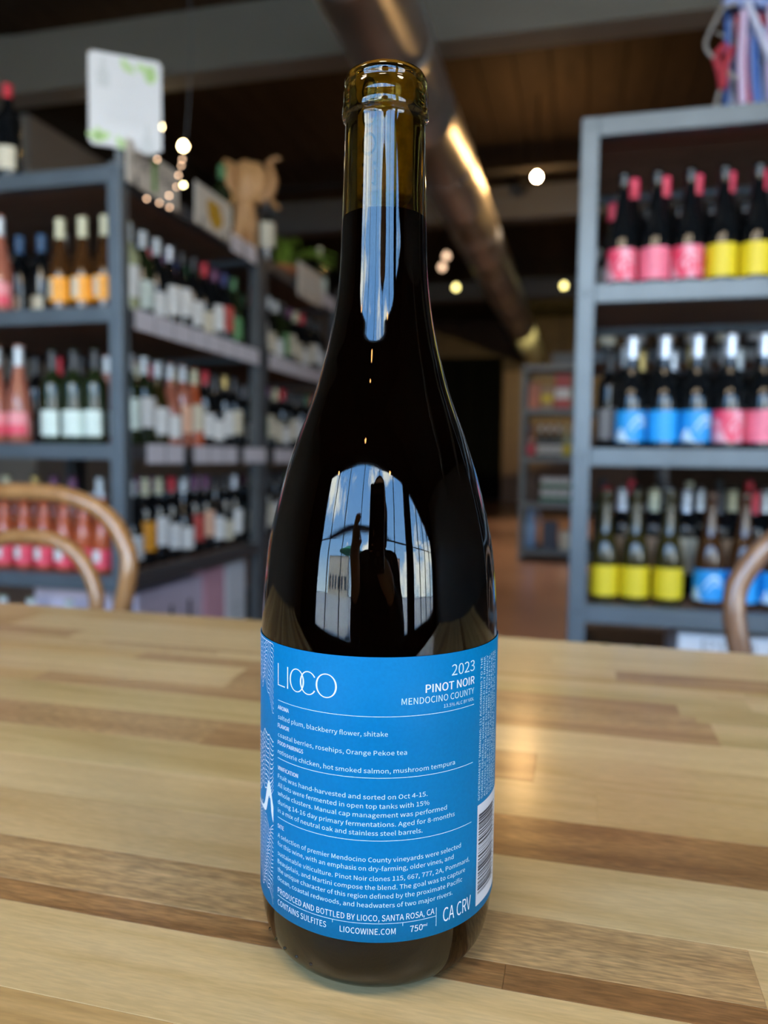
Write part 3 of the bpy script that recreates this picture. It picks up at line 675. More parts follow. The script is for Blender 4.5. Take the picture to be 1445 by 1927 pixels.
# avoid doubled corner bottles handled by endrow positions; bottom shelf cartons
e, a, b = carton(-1.79, -1.394, 2.22, 2.66, ZT[4], 0.335, cPl, 'lilac and pink carton under the near left rack')
bm = bmesh.new()
for k in range(2):
    cx = -0.10 + 0.18 * k; lathe(bm, [(0, 0), (0.03, 0), (0.03, 0.12), (0.012, 0.16), (0.012, 0.2), (0, 0.2)], 12)
    break
bm.free()
for k in range(3):
    bm = bmesh.new(); y = -0.14 + 0.13 * k
    pts = [(-0.032, 0.03), (0.032, 0.03), (0.032, 0.16), (0.012, 0.20), (0.012, 0.26), (-0.012, 0.26), (-0.012, 0.20), (-0.032, 0.16)]
    bm.faces.new([bm.verts.new((a + 0.0006, y + p, q)) for p, q in pts]); link('printed_bottle', new_mesh('printed_bottle', bm, M_ink), e)
for k in range(2):
    bm = bmesh.new(); xx = -0.12 + 0.15 * k
    bm.faces.new([bm.verts.new((xx + p, -b - 0.0006, q)) for p, q in pts]); link('printed_bottle', new_mesh('printed_bottle', bm, M_ink), e)
e, a, b = carton(-1.76, -1.394, 2.68, 2.855, ZT[4], 0.345, cP, 'rose pink carton between the lilac and white cartons')
e, a, b = carton(-1.76, -1.394, 2.87, 3.05, ZT[4], 0.345, cW, 'white carton at the far end under the near left rack')
for k in range(3): boxo('printed_mark', a, a + 0.0006, -0.05 + 0.0 * k, 0.06, 0.10 + 0.03 * k, 0.12 + 0.03 * k, M_grey_ink, e)
# price cards along the aisle-side bars (each a card, hung on the rack's bar)
for rr, ya, yb in ((rackL, LY0, LY1), (rackM, LY1, LY2)):
    for s in range(4):
        if s == 0: ys_ = [ya + 0.74 + 0.13 * k for k in range(2)]
        elif s == 1: ys_ = [ya + 0.07 + 0.118 * k for k in range(8)]
        elif s == 2: ys_ = [ya + 0.08 + 0.0 * k + d for k, d in enumerate((0.05, 0.17, 0.36, 0.48, 0.60, 0.78, 0.89))]
        else: continue
        for yk in ys_:
            z = ZT[s]; h = 0.062 if s != 0 else 0.07
            cx = (LX0 + LX1) / 2
            o = boxo('price_card', 0, 0.0015, -0.055, 0.055, 0, h, M_tag, rr)
            o.location = (LX1 - cx + 0.001, yk + 0.055 - (ya if rr is rackL else ya + 0.004), z - BH - 0.012)
            if s == 2: o.location.z = z - BH - 0.012

# --- far rack stock
def goods(name, label, cat, x0, x1, y, z, h, m, band=None, group=None):
    e = empty(name, ((x0 + x1) / 2, y, z), label=label, cat=cat, group=group); w = (x1 - x0) / 2
    boxo('box_body', -w, w, 0, 0.2, 0, h, m, e, 0.002)
    if band: boxo('printed_band', -w + 0.002, w - 0.002, -0.0012, 0, h * 0.3, h * 0.6, band, e)
    return e
FY = 7.38
goods('gift_box', 'salmon box at the left of the distant shelf, upper level', 'box', -0.50, -0.40, FY, ZF[1], 0.24, mat('salmon', (0.55, 0.20, 0.13), 0.6))
goods('gift_box', 'tan and yellow box beside the salmon box, distant shelf', 'box', -0.385, -0.28, FY, ZF[1], 0.22, LM['kraft'], LM['yellow'])
goods('gift_box', 'red and white box at the upper right of the distant shelf', 'box', -0.26, -0.12, FY, ZF[1], 0.32, mat('box_red', (0.40, 0.03, 0.03), 0.5), M_white)
goods('gift_box', 'teal box right of the red and white box, distant shelf', 'box', -0.10, 0.05, FY, ZF[1], 0.28, mat('teal', (0.05, 0.18, 0.22), 0.6))
for i, (x, g, l, f) in enumerate([(-0.47, 'rose', 'pinkred', 'purple'), (-0.38, 'black', 'white', 'silver'), (-0.30, 'black', 'white', 'silver'), (-0.22, 'green', 'white', 'silver'), (-0.14, 'clear', 'yellow', 'cream'), (-0.06, 'black', 'white', 'black')]):
    bottle(x, FY + 0.04, ZF[2], 0, 'bord', g, l, (0.03, 0.11), 1.3, f, 0.236, '%s, %s from left on the distant shelf' % (lname(l, g, f), ORD[i]), 'bottles on the distant shelf')
def can(x, y, z, label):
    e = empty('drink_can', (x, y, z), label=label, cat='can', group='stacked cans on the distant shelf')
    link('can_body', CANM, e); link('can_band', CANB, e); return e
CANM = lathem('can_body', [(0, 0.003), (0.025, 0), (0.033, 0.008), (0.033, 0.108), (0.027, 0.118), (0.027, 0.116), (0, 0.114)], M_white, 16)
CANB = lathem('can_band', [(0.0333, 0.015), (0.0336, 0.016), (0.0336, 0.055), (0.0333, 0.056)], mat('can_green', (0.02, 0.22, 0.10), 0.5), 16)
for r_ in range(2):
    for i in range(4): can(-0.34 + 0.07 * i, FY + 0.03, ZF[3] + 0.1185 * r_, 'green and white can, %s from left in the %s row, distant shelf' % (ORD[i], ['lower', 'upper'][r_]))
goods('gift_box', 'dark brown box left of the green cans, distant shelf', 'box', -0.50, -0.40, FY, ZF[3], 0.24, mat('brownbox', (0.08, 0.05, 0.035), 0.7))
goods('gift_box', 'bright green box right of the stacked cans', 'box', -0.05, 0.06, FY, ZF[3], 0.3, mat('limegreen', (0.12, 0.35, 0.04), 0.6))
goods('storage_crate', 'dark blue crate on the lower level of the distant shelf', 'crate', -0.345, -0.20, FY, ZF[4], 0.26, mat('darkblue', (0.02, 0.03, 0.06), 0.5))
goods('gift_box', 'cream box low on the right of the distant shelf', 'box', -0.18, 0.02, FY, ZF[4], 0.17, LM['cream'])
e = empty('glass_jug', (-0.46, FY + 0.08, ZF[4]), label='pale blue glass jug on the lower distant shelf', cat='jug')
link('jug_body', lathem('jug_body', [(0, 0), (0.05, 0), (0.06, 0.02), (0.06, 0.2), (0.03, 0.29), (0.022, 0.36), (0.028, 0.37), (0, 0.37)], mat('blue_glass', (0.22, 0.38, 0.62), 0.15), 20), e)
tubeo('handle', spline([(0.022, 0, 0.35), (0.075, 0, 0.33), (0.085, 0, 0.26), (0.05, 0, 0.22)], 6), 0.007, MATS['blue_glass'], e)
goods('gift_box', 'dark storage box standing on top of the distant shelf', 'box', -0.30, -0.02, FY + 0.05, ZF[0], 0.12, M_steeld)
# rack behind the right rack
bp_ = [('burg', 'black', 'cream', 'black'), ('bord', 'black', 'white', 'red'), ('bord', 'green', 'kraft', 'black'), ('burg', 'black', 'grey', 'cream')]
for s in range(3):
    for i in range(10):
        sh, g, l, f = bp_[(i * 3 + s) % 4]
        bottle(0.09 + 0.115 * i, 3.42, ZT[s + 1], rnd.uniform(-.3, .3), sh, g, l, (0.04, 0.12), 1.1, f, 0.236, '%s, %s from left, %s, rack behind the right rack' % (lname(l, g, f), ORD[i], SHN[s]), 'bottles on the rack behind the right rack')

# ------------------------------------------------------------------ things on and above the left racks
def plaque(px0, px1, pz0, pz1, label, text=None, emblem=None):
    y0 = at(px0, 400, X=LX1 + 0.01).y; y1 = at(px1, 400, X=LX1 + 0.01).y
    e = empty('shelf_sign', (LX1 + 0.006, y0, pz0), label=label, cat='sign'); w = y1 - y0; h = pz1 - pz0
    boxo('board', 0, 0.006, 0, w, 0, h, mat('sign_card', (0.60, 0.55, 0.48), 0.6), e, 0.001)
    for s in (0.15, 0.85): boxo('clip', -0.004, 0.008, w * s - 0.006, w * s + 0.006, 0.0, 0.03, M_steeld, e)
    return e, w, h
e, w, h = plaque(240, 335, 1.742, 1.868, 'cream shelf sign lettered PORTUGAL with a green stripe')
flat_text('lettering', 'POR', (0.0068, w * 0.08, h * 0.42), (0, 1, 0), w * 0.32, 0.040, M_ink, e, 0.0)
flat_text('lettering', 'UGAL', (0.0068, w * 0.58, h * 0.42), (0, 1, 0), w * 0.36, 0.040, M_ink, e, 0.0)
bm = bmesh.new(); box(bm, 0.006, 0.0068, w * 0.46, w * 0.54, h * 0.12, h * 0.92)
box(bm, 0.006, 0.0068, w * 0.42, w * 0.58, h * 0.80, h * 0.92); link('green_stripe', new_mesh('green_stripe', bm, mat('leaf_green', (0.10, 0.30, 0.03), 0.6)), e)
e, w, h = plaque(368, 432, 1.742, 1.887, 'cream shelf sign with a mustard yellow emblem')
bm = bmesh.new()
for (cy, cz, r) in ((0.5, 0.45, 0.16), (0.42, 0.62, 0.11), (0.58, 0.6, 0.12), (0.55, 0.3, 0.12), (0.66, 0.42, 0.10)):
    vs = [bm.verts.new((0.0066 + 0.0002 * r, w * cy + r * w * math.cos(k * PI / 6) * 1.1, h * cz + r * h * math.sin(k * PI / 6) * 1.6)) for k in range(12)]; bm.faces.new(vs)
link('yellow_emblem', new_mesh('yellow_emblem', bm, mat('mustard', (0.50, 0.28, 0.01), 0.6)), e)

# tall white sign on a stem at the near corner
sx_, sy_ = -1.37, 2.10
dirv = Vector((math.sin(math.radians(55)), math.cos(math.radians(55)), 0)); nv = dirv.cross(Vector((0, 0, 1)))
def on_sign(px, py):
    d = RC @ Vector((px - 722.5, -(py - 963.5), -FPX)); t_ = (Vector((sx_, sy_, 0.93)) - CAM).dot(nv) / d.dot(nv); p = CAM + d * t_
    return (p - Vector((sx_, sy_, 0))).dot(dirv), p.z
(u0, zt0), (u1, zt1), (_, zb0), (_, zb1) = on_sign(165, 95), on_sign(303, 118), on_sign(165, 270), on_sign(303, 290)
ST, SB = (zt0 + zt1) / 2, (zb0 + zb1) / 2
sg = empty('standing_sign', (sx_, sy_, ZT[0] + 0.004), math.atan2(dirv.y, dirv.x), 'large white sign with green leaves standing on the near corner of left rack', 'sign')
bz0 = SB - ZT[0] - 0.004; bz1 = ST - ZT[0] - 0.004
bm = bmesh.new(); box(bm, u0, u1, -0.004, 0.004, bz0, bz1)
bmesh.ops.bevel(bm, geom=[e_ for e_ in bm.edges if abs(e_.verts[0].co.y - e_.verts[1].co.y) > 0.005], offset=0.008, segments=4, affect='EDGES')
link('board', new_mesh('board', bm, mat('sign_white', (0.62, 0.64, 0.66), 0.35)), sg)
boxo('stem', -0.008, 0.010, 0.004, 0.014, 0.004, bz0 + 0.08, M_steel, sg, 0.001); boxo('foot', -0.03, 0.03, -0.02, 0.03, 0, 0.006, M_steel, sg, 0.001)
sw = u1 - u0; sh_ = bz1 - bz0
def SP(a, b): return (u0 + sw * a, bz0 + sh_ * b)
for (a, b, s) in [(0.50, 0.90, 1), (0.57, 0.87, .8), (0.76, 0.89, 1.2), (0.84, 0.85, 1.3), (0.88, 0.80, .9), (0.08, 0.10, 1.1), (0.17, 0.09, 1.3), (0.14, 0.14, .8), (0.42, 0.055, 1.0), (0.50, 0.06, .9)]:
    bm = bmesh.new(); cx, cz = SP(a, b); r = 0.016 * s; an = rnd.uniform(0, PI)
    vs = [bm.verts.new((cx + r * (math.cos(k * PI / 5) * math.cos(an) * 1.3 - math.sin(k * PI / 5) * 0.6 * math.sin(an)), -0.0046, cz + r * (math.cos(k * PI / 5) * math.sin(an) * 1.3 + math.sin(k * PI / 5) * 0.6 * math.cos(an)))) for k in range(10)]
    bm.faces.new(vs); link('printed_leaf', new_mesh('printed_leaf', bm, mat('leaf_print', (0.42, 0.62, 0.25), 0.5)), sg)
def squig(a0, a1, b, amp, n):       # faint hand-lettered lines too blurred to read
    bm = bmesh.new(); pts = []
    for k in range(n * 2 + 1):
        x, z = SP(a0 + (a1 - a0) * k / (n * 2), b + (amp if k % 2 else -amp) * rnd.uniform(0.6, 1)); pts.append((x, -0.0046, z))
    tube(bm, pts, 0.0011, 4); return bm
for (a0, a1, b, amp, n) in [(0.42, 0.60, 0.68, 0.03, 4), (0.46, 0.55, 0.57, 0.025, 2), (0.33, 0.70, 0.48, 0.032, 8), (0.26, 0.74, 0.36, 0.02, 12), (0.28, 0.72, 0.29, 0.018, 11)]:
    link('lettering', new_mesh('lettering', squig(a0, a1, b, amp, n), M_grey_ink), sg)
for (ax_, bz_, k) in [(0.20, 0.78, 1), (0.80, 0.12, 1.0)]:
    bm = bmesh.new(); cx, cz = SP(ax_, bz_)
    pts = [(-0.018, -0.04), (0.018, -0.04), (0.018, 0.0), (0.006, 0.02), (0.006, 0.045), (-0.006, 0.045), (-0.006, 0.02), (-0.018, 0.0)]
    bm.faces.new([bm.verts.new((cx + p, -0.0046, cz + q)) for p, q in pts]); link('printed_sketch', new_mesh('printed_sketch', bm, M_grey_ink), sg)

M_fairy = mat('fairy_glow', (1, 0.7, 0.5), 0.4, emit=(1.0, 0.62, 0.38), estr=9)
M_fairy2 = mat('fairy_glow_bright', (1, 0.9, 0.5), 0.4, emit=(1.0, 0.85, 0.4), estr=25)
# string of little lights hanging beside the signs
sl = empty('string_lights', (-1.30, 2.30, 2.15), label='string of tiny warm lights hanging in front of the shelf signs', cat='string lights')
pix = [(296, 300), (343, 300), (341, 312), (336, 330), (345, 348), (332, 352), (318, 368), (319, 390), (300, 382), (276, 374)]
pts = []
for i, (a, b) in enumerate(pix):
    p = at(a, b, Y=2.0 + 0.02 * (i % 3)) ; pts.append(p - Vector((-1.30, 2.30, 2.15)))
top = at(349, 285, Y=2.0) - Vector((-1.30, 2.30, 2.15))
tubeo('wire', spline([Vector((-0.10, top.y, 3.96 - 2.15)), Vector((-0.09, top.y, 0.75)), Vector((top.x, top.y, 0.15)), top] + pts[1:], 3), 0.0012, M_steeld, sl, 5)
for i, p in enumerate(pts):
    bm = bmesh.new(); bmesh.ops.create_icosphere(bm, subdivisions=2, radius=0.0045 if i in (4,) else 0.0032, matrix=Matrix.Translation(p))
    link('light_bulb', new_mesh('light_bulb', bm, M_fairy2 if i == 4 else M_fairy , True), sl)

# carved wooden elephant on the second rack
M_carve = wood('carved_wood', (0.34, 0.16, 0.06), (0.60, 0.33, 0.13), 'Z', 1.2, 0.55)
V = Vector
ey = at(460, 440, X=-1.56).y
sc_ = empty('wooden_elephant', (-1.56, ey, ZT[0]), 0.0, 'carved brown wooden elephant with raised trunk on the second left rack', 'sculpture')
def LM_(px, py, y=0.0): return at(px, py, Y=ey) + V((0, y, 0)) - V((-1.56, ey, ZT[0]))
def CH(*a): return [(LM_(p, q, y), r) for p, q, y, r in a]
blob('carved_body', [CH((450, 488, 0, .036), (450, 440, 0, .034), (455, 415, 0, .036), (460, 390, 0, .045)), CH((474, 492, .03, .028), (472, 440, .03, .024), (470, 412, .02, .028), (465, 390, 0, .04)), CH((440, 440, .05, .022), (448, 410, .03, .03)),
      CH((462, 372, 0, .062), (468, 340, 0, .066), (462, 322, 0, .05)), CH((437, 322, 0, .038), (436, 345, .01, .044), (444, 365, .01, .036), (455, 372, 0, .04)), CH((432, 312, 0, .024), (424, 305, 0, .014)),
      CH((480, 318, 0.01, .035), (492, 335, 0.01, .034), (488, 360, 0, .034)),
      CH((485, 375, -.02, .026), (500, 380, -.03, .026), (513, 366, -.03, .026), (519, 345, -.03, .023), (514, 325, -.03, .018), (510, 312, -.03, .014), (522, 303, -.03, .011), (531, 304, -.03, .009)),
      CH((505, 378, -.03, .018), (520, 388, -.035, .013), (531, 398, -.04, .008))], 0.006, M_carve, sc_, 3)
blob('ear', [CH((446, 330, -.055, .024), (440, 350, -.06, .026), (448, 368, -.055, .016))], 0.005, M_carve, sc_, 3)
boxo('plinth', -0.09, 0.07, -0.05, 0.09, 0, 0.03, M_deck, sc_, 0.006)

# bottles standing on top of the racks
TG = 'bottles standing on top of the left racks'
p = at(18, 330, Y=2.13)
bottle(p.x, 2.13, ZT[0], 0, 'bord', 'black', 'cream', (0.03, 0.1), 1.2, 'red', 0.255, 'dark bottle with red cap at the front of the near left rack top', TG)
p = at(93, 330, Y=2.75)
bottle(p.x, 2.9, ZT[0], 0, 'burg', 'black', 'white', (0.03, 0.1), 1.2, 'red', 0.255, 'red-capped bottle set back on the near left rack top', TG)
p = at(500, 470, X=-1.42)
bottle(-1.415, p.y, ZT[0] + 0.0015, 1.0, 'bord', 'black', 'cream', (0.085, 0.195), 1.5, 'black', 0.24, 'dark bottle with tall white label between elephant and fern', TG)
bottle(-1.42, at(424, 440, X=-1.42).y - 0.03, ZT[0], 1.2, 'bord', 'green', 'mint', (0.05, 0.13), 1.4, 'green', 0.24, 'green bottle with pale label in front of the wooden elephant', TG)
p = at(632, 560, X=-1.42)
bottle(-1.43, 4.10, ZT[0] + 0.0015, 1.2, 'burg', 'green', 'mint', (0.03, 0.12), 1.4, 'cream', 0.235, 'pale-labelled bottle at the far end of the second left rack top', TG)
for k in range(3):
    bottle(-2.05 - 0.09 * k, 4.0 - 0.05 * k, ZT[0] + 0.0015, 1.2, 'bord', 'black', 'cream', (0.03, 0.11), 1.3, 'black', 0.235, 'dark bottle on the second left rack top, %s from the aisle, beyond the fern' % ORD[k], TG)
e, w, h = plaque(562, 606, 1.70, 1.86, 'kraft-coloured shelf sign on the second left rack below the fern')
for k in range(3): boxo('printed_line', 0.0062, 0.0068, w * 0.2, w * 0.8, h * (0.3 + 0.18 * k), h * (0.34 + 0.18 * k), M_grey_ink, e)
# fern in terracotta pot
fp = at(545, 520, X=-1.44)
fe = empty('potted_fern', (-1.50, 3.74, ZT[0]), label='green fern in a terracotta pot on top of the second left rack', cat='plant')
link('pot', lathem('pot', [(0, 0), (0.05, 0), (0.066, 0.085), (0.074, 0.086), (0.076, 0.105), (0.066, 0.105), (0.062, 0.09), (0, 0.09)], mat('terracotta', (0.42, 0.15, 0.06), 0.8, noise=(20, 0.1)), 28), fe)
link('soil', lathem('soil', [(0.0, 0.097), (0.062, 0.095), (0.06, 0.09)], M_ink, 20), fe)
M_fern = mat('fern_green', (0.20, 0.33, 0.04), 0.5, noise=(14, 0.4))
for k in range(28):
    an = k * 2.399; ln = rnd.uniform(0.13, 0.24) + (0.06 if math.cos(an) > 0.2 else 0.0); hi = rnd.uniform(0.04, 0.12); bm = bmesh.new()
    d = V((math.cos(an), math.sin(an), 0)); s = V((-d.y, d.x, 0)); c = []
    for j in range(13):
        u = j / 12; c.append(V((0, 0, 0.09)) + d * (0.02 + ln * u) + V((0, 0, 4 * hi * u * (1 - u * 0.85))))
    for j in range(1, 13):
        wd = 0.030 * math.sin(PI * min(1, (j / 12) * 0.85 + 0.12)); t_ = (c[j] - c[j - 1])
        for sg_ in (-1, 1):
            a_, b_ = c[j - 1], c[j - 1] + t_ * 0.7; tip = c[j] + s * sg_ * wd + t_ * 0.5 - V((0, 0, 0.006))
            bm.faces.new([bm.verts.new(a_), bm.verts.new(b_), bm.verts.new(tip)])
    tube(bm, c, 0.0016, 5)
    me = bpy.data.meshes.new('frond'); bm.to_mesh(me); bm.free(); me.materials.append(M_fern); link('frond', me, fe)

# ------------------------------------------------------------------ woven ribbons in a wire holder on the right rack
rb = empty('ribbon_holder', (0.44, 2.24, ZT[0]), label='wire holder draped with blue, white and red woven cords on the right rack', cat='wire holder')
M_wire = mat('grey_wire', (0.22, 0.21, 0.20), 0.4, 0.6)
def R_(px, py, dy=0.0): p = at(px, py, Y=2.17 + dy); return p - V((0.44, 2.24, ZT[0]))
pts = [R_(1398, 6), R_(1362, 14), R_(1345, 40), R_(1328, 78), R_(1332, 98), R_(1352, 118), R_(1372, 140), R_(1398, 150)]
tubeo('wire_loop', spline(pts, 4), 0.0055, M_wire, rb, 8)
tubeo('wire_loop', spline([R_(1345, 60, .05), R_(1380, 78, .05), R_(1420, 110, .05), R_(1460, 140, .05)], 4), 0.004, M_wire, rb, 8)
tubeo('wire_loop', spline([R_(1370, 20, .08), R_(1420, 40, .08), R_(1450, 62, .08), R_(1490, 90, .08)], 4), 0.004, M_wire, rb, 8)
tubeo('wire_foot', spline([R_(1372, 130), R_(1356, 165), R_(1349, 190), R_(1347, 204)], 4), 0.0055, M_wire, rb, 8)
tubeo('wire_post', [(0.06, 0.05, 0.006), (0.06, 0.05, 0.42)], 0.006, M_wire, rb, 8)
boxo('wire_base', -0.10, 0.20, -0.09, 0.12, 0, 0.006, M_wire, rb, 0.002)
def cordm(name, a, b, sc=160):
    if name in MATS: return MATS[name]
    m = bpy.data.materials.new(name); m.use_nodes = True; MATS[name] = m; t = m.node_tree; bb = t.nodes['Principled BSDF']; bb.inputs['Roughness'].default_value = 0.75
    tc = N(t, 'ShaderNodeTexCoord'); w = N(t, 'ShaderNodeTexWave'); w.inputs['Scale'].default_value = sc; w.bands_direction = 'DIAGONAL'; t.links.new(tc.outputs['Object'], w.inputs['Vector'])
    r = ramp(t, [(0.45, a), (0.55, b)]); t.links.new(w.outputs['Fac'], r.inputs[0]); t.links.new(r.outputs[0], bb.inputs['Base Color']); return m
CM = [cordm('cord_blue', (0.02, 0.07, 0.32), (0.08, 0.20, 0.52)), cordm('cord_white', (0.60, 0.62, 0.70), (0.30, 0.34, 0.55)), cordm('cord_red', (0.26, 0.012, 0.025), (0.40, 0.03, 0.05)),
      cordm('cord_mixed', (0.70, 0.68, 0.78), (0.30, 0.10, 0.35)), cordm('cord_sky', (0.36, 0.42, 0.62), (0.05, 0.13, 0.42))]
names_ = ['blue', 'white', 'red', 'purple', 'pale blue']
bands = [(1368, 0, 1366, 204, 0), (1376, 18, 1378, 205, 1), (1388, 30, 1393, 206, 2), (1393, 60, 1402, 206, 0), (1400, 20, 1397, 204, 3), (1408, 70, 1411, 206, 2), (1415, 10, 1420, 205, 4), (1424, 40, 1428, 206, 0), (1433, 20, 1436, 205, 1),
         (1441, 50, 1443, 206, 4), (1450, 10, 1452, 206, 3), (1459, 30, 1460, 206, 2), (1468, 20, 1468, 206, 0), (1384, 5, 1384, 150, 0), (1404, 0, 1450, 120, 1), (1420, 0, 1462, 90, 2), (1440, 80, 1432, 206, 1), (1376, 90, 1362, 165, 2), (1346, 108, 1360, 172, 2), (1364, 82, 1346, 108, 2)]
for i, (a0, b0, a1, b1, c) in enumerate(bands):
    dy = rnd.uniform(-0.01, 0.07) if i < 17 else -0.005
    A_, B_ = R_(a0, b0, dy), R_(a1, b1 - 4, dy); B_.z = max(B_.z, 0.008) if b1 > 195 else B_.z
    mid = (A_ + B_) / 2 + V((rnd.uniform(-.008, .008), rnd.uniform(-.006, .006), 0))
    bm = bmesh.new(); tube(bm, spline([A_, mid, B_], 6), rnd.uniform(0.0075, 0.0105), 8, flat=1.0); link('woven_cord', new_mesh('woven_cord', bm, CM[c], True), rb)
tubeo('woven_cord', spline([R_(1350 + 12 * k, 4 + 5 * math.sin(k * 2), 0.02) for k in range(2, 12)], 4), 0.016, CM[0], rb, 8)
tubeo('woven_cord', spline([R_(1362 + 12 * k, 2 + 6 * math.cos(k * 2), 0.0) for k in range(0, 11)], 4), 0.011, CM[4], rb, 8)

# ------------------------------------------------------------------ bentwood chairs
def chair(x, y, m, label, rz=0.0):
    e = empty('bentwood_chair', (x, y, 0), rz, label, 'chair')
    # local: backrest at y=0, seat towards -y
    def hoop(name, pts, r):
        full = [(-a, b, c) for a, b, c in pts[::-1]][:-1] + list(pts)
        tubeo(name, spline(full, 6), r, m, e, 12)
    hoop('back_hoop', [(0.0, 0.01, 0.866), (0.08, 0.01, 0.860), (0.15, 0.01, 0.832), (0.19, 0.006, 0.780), (0.197, 0.0, 0.735), (0.186, -0.006, 0.675), (0.172, -0.01, 0.60), (0.163, -0.015, 0.50), (0.165, -0.015, 0.43), (0.172, 0.0, 0.25), (0.185, 0.04, 0.0)], 0.0145)
    hoop('inner_hoop', [(0.0, 0.012, 0.790), (0.05, 0.012, 0.785), (0.10, 0.010, 0.758), (0.13, 0.006, 0.71), (0.136, 0.0, 0.66), (0.13, -0.008, 0.58), (0.115, -0.014, 0.50), (0.105, -0.018, 0.463)], 0.0125)
    sr = 0.20; cy = -0.20
    link('seat', lathem('seat', [(0, 0.452), (0.155, 0.448), (0.17, 0.458), (sr, 0.460), (sr + 0.006, 0.450), (sr, 0.430), (0.16, 0.430), (0, 0.440)], m, 36), e, loc=(0, cy, 0))
    for s in (-1, 1):
        tubeo('front_leg', spline([(0.14 * s, cy - 0.13, 0.432), (0.155 * s, cy - 0.15, 0.25), (0.185 * s, cy - 0.18, 0.0)], 5), [0.017] * 6 + [0.013] * 5, m, e, 12)
    tubeo('leg_ring', [(0.165 * math.cos(k * PI / 12), cy + 0.165 * math.sin(k * PI / 12), 0.24) for k in range(24)], 0.009, m, e, 8, closed=True)
    return e
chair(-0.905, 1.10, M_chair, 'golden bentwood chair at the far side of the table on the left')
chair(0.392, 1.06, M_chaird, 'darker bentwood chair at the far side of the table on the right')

# ------------------------------------------------------------------ the table
TZ = 0.76
tb = empty('dining_table', (0, 0.3, 0), label='butcher-block wooden table in the foreground holding the bottle', cat='table')
def tw(n, c1, c2, **k): return wood('stave_' + n, c1, c2, 'X', 1.0, 0.42, coat=0.6, crough=0.20, bump=0.06, **k)
TW = {'pale': tw('pale', (0.53, 0.37, 0.155), (0.76, 0.59, 0.32), fleck=0.10, ring=0.35),
      'cream': tw('cream', (0.6, 0.44, 0.195), (0.82, 0.66, 0.37), fleck=0.08, ring=0.3),
      'olive': tw('olive', (0.46, 0.34, 0.13), (0.68, 0.54, 0.26), fleck=0.08, ring=0.5),
      'tan': tw('tan', (0.37, 0.225, 0.09), (0.6, 0.42, 0.2), fleck=0.30, ring=0.4),
      'honey': tw('honey', (0.43, 0.27, 0.09), (0.66, 0.46, 0.2), fleck=0.08, ring=0.5),
      'brown': tw('brown', (0.19, 0.085, 0.026), (0.42, 0.235, 0.09), fleck=0.30, ring=0.5),
      'mid': tw('mid', (0.3, 0.165, 0.06), (0.52, 0.34, 0.155), fleck=0.12, ring=0.6)}
XA, XB = -1.25, 1.05
# rows: (y_far, y_near, [ (x_end, tone) ... up to XB ])
ROWS = [(0.735, 0.690, [(-0.72, 'pale'), (-0.1, 'honey'), (XB, 'cream')]),
        (0.690, 0.643, [(-0.55, 'honey'), (-0.02, 'pale'), (XB, 'cream')]),
        (0.643, 0.613, [(-0.46, 'mid'), (0.031, 'pale'), (XB, 'mid')]),
        (0.613, 0.604, [(-0.42, 'pale'), (-0.16, 'tan'), (XB, 'honey')]), (0.604, 0.597, [(-0.30, 'tan'), (0.12, 'cream'), (XB, 'olive')]), (0.597, 0.586, [(-0.34, 'pale'), (0.10, 'cream'), (XB, 'pale')]),
        (0.586, 0.563, [(-0.36, 'honey'), (-0.10, 'mid'), (0.118, 'olive'), (XB, 'cream')]),
        (0.563, 0.540, [(-0.255, 'cream'), (0.069, 'mid'), (0.52, 'olive'), (XB, 'pale')]), (0.540, 0.528, [(-0.255, 'pale'), (-0.02, 'tan'), (0.078, 'tan'), (XB, 'olive')]),
        (0.528, 0.512, [(-0.252, 'pale'), (0.086, 'tan'), (XB, 'cream')]), (0.512, 0.487, [(-0.40, 'honey'), (0.086, 'mid'), (XB, 'olive')]),
        (0.487, 0.445, [(-0.60, 'honey'), (-0.05, 'olive'), (XB, 'cream')]),
        (0.445, 0.404, [(-0.215, 'tan'), (-0.02, 'mid'), (0.30, 'pale'), (XB, 'olive')]),
        (0.404, 0.363, [(-0.45, 'mid'), (-0.04, 'olive'), (0.012, 'pale'), (XB, 'pale')]),
        (0.363, 0.324, [(-0.62, 'tan'), (-0.075, 'cream'), (XB, 'brown')]),
        (0.324, 0.282, [(-0.075, 'pale'), (XB, 'cream')]),
        (0.282, 0.252, [(-0.08, 'tan'), (0.061, 'tan'), (XB, 'pale')]),
        (0.252, 0.239, [(-0.02, 'brown'), (0.061, 'brown'), (XB, 'cream')]),
        (0.239, 0.198, [(0.10, 'cream'), (XB, 'pale')]),
        (0.198, 0.160, [(-0.10, 'honey'), (XB, 'pale')]),
        (0.160, 0.120, [(0.0, 'tan'), (XB, 'cream')]), (0.120, 0.08, [(-0.2, 'pale'), (XB, 'honey')]),
        (0.08, 0.04, [(0.3, 'cream'), (XB, 'tan')]), (0.04, 0.0, [(-0.4, 'tan'), (XB, 'pale')]),
        (0.0, -0.04, [(0.2, 'pale'), (XB, 'cream')]), (-0.04, -0.08, [(-0.3, 'brown'), (XB, 'honey')]), (-0.08, -0.12, [(0.1, 'cream'), (XB, 'pale')])]
for (y1, y0, segs) in ROWS:
    x = XA
    for (x1, tone) in segs:
        bm = bmesh.new(); box(bm, x, x1, y0 - 0.3, y1 - 0.3, TZ - 0.04, TZ, 0.00025)
        link('stave', new_mesh('stave', bm, TW[tone]), tb); x = x1
boxo('apron', XA + 0.1, XB - 0.1, 0.66 - 0.3, 0.68 - 0.3, TZ - 0.13, TZ - 0.04, M_deck, tb); boxo('apron', XA + 0.1, XB - 0.1, -0.06 - 0.3, -0.04 - 0.3, TZ - 0.13, TZ - 0.04, M_deck, tb)
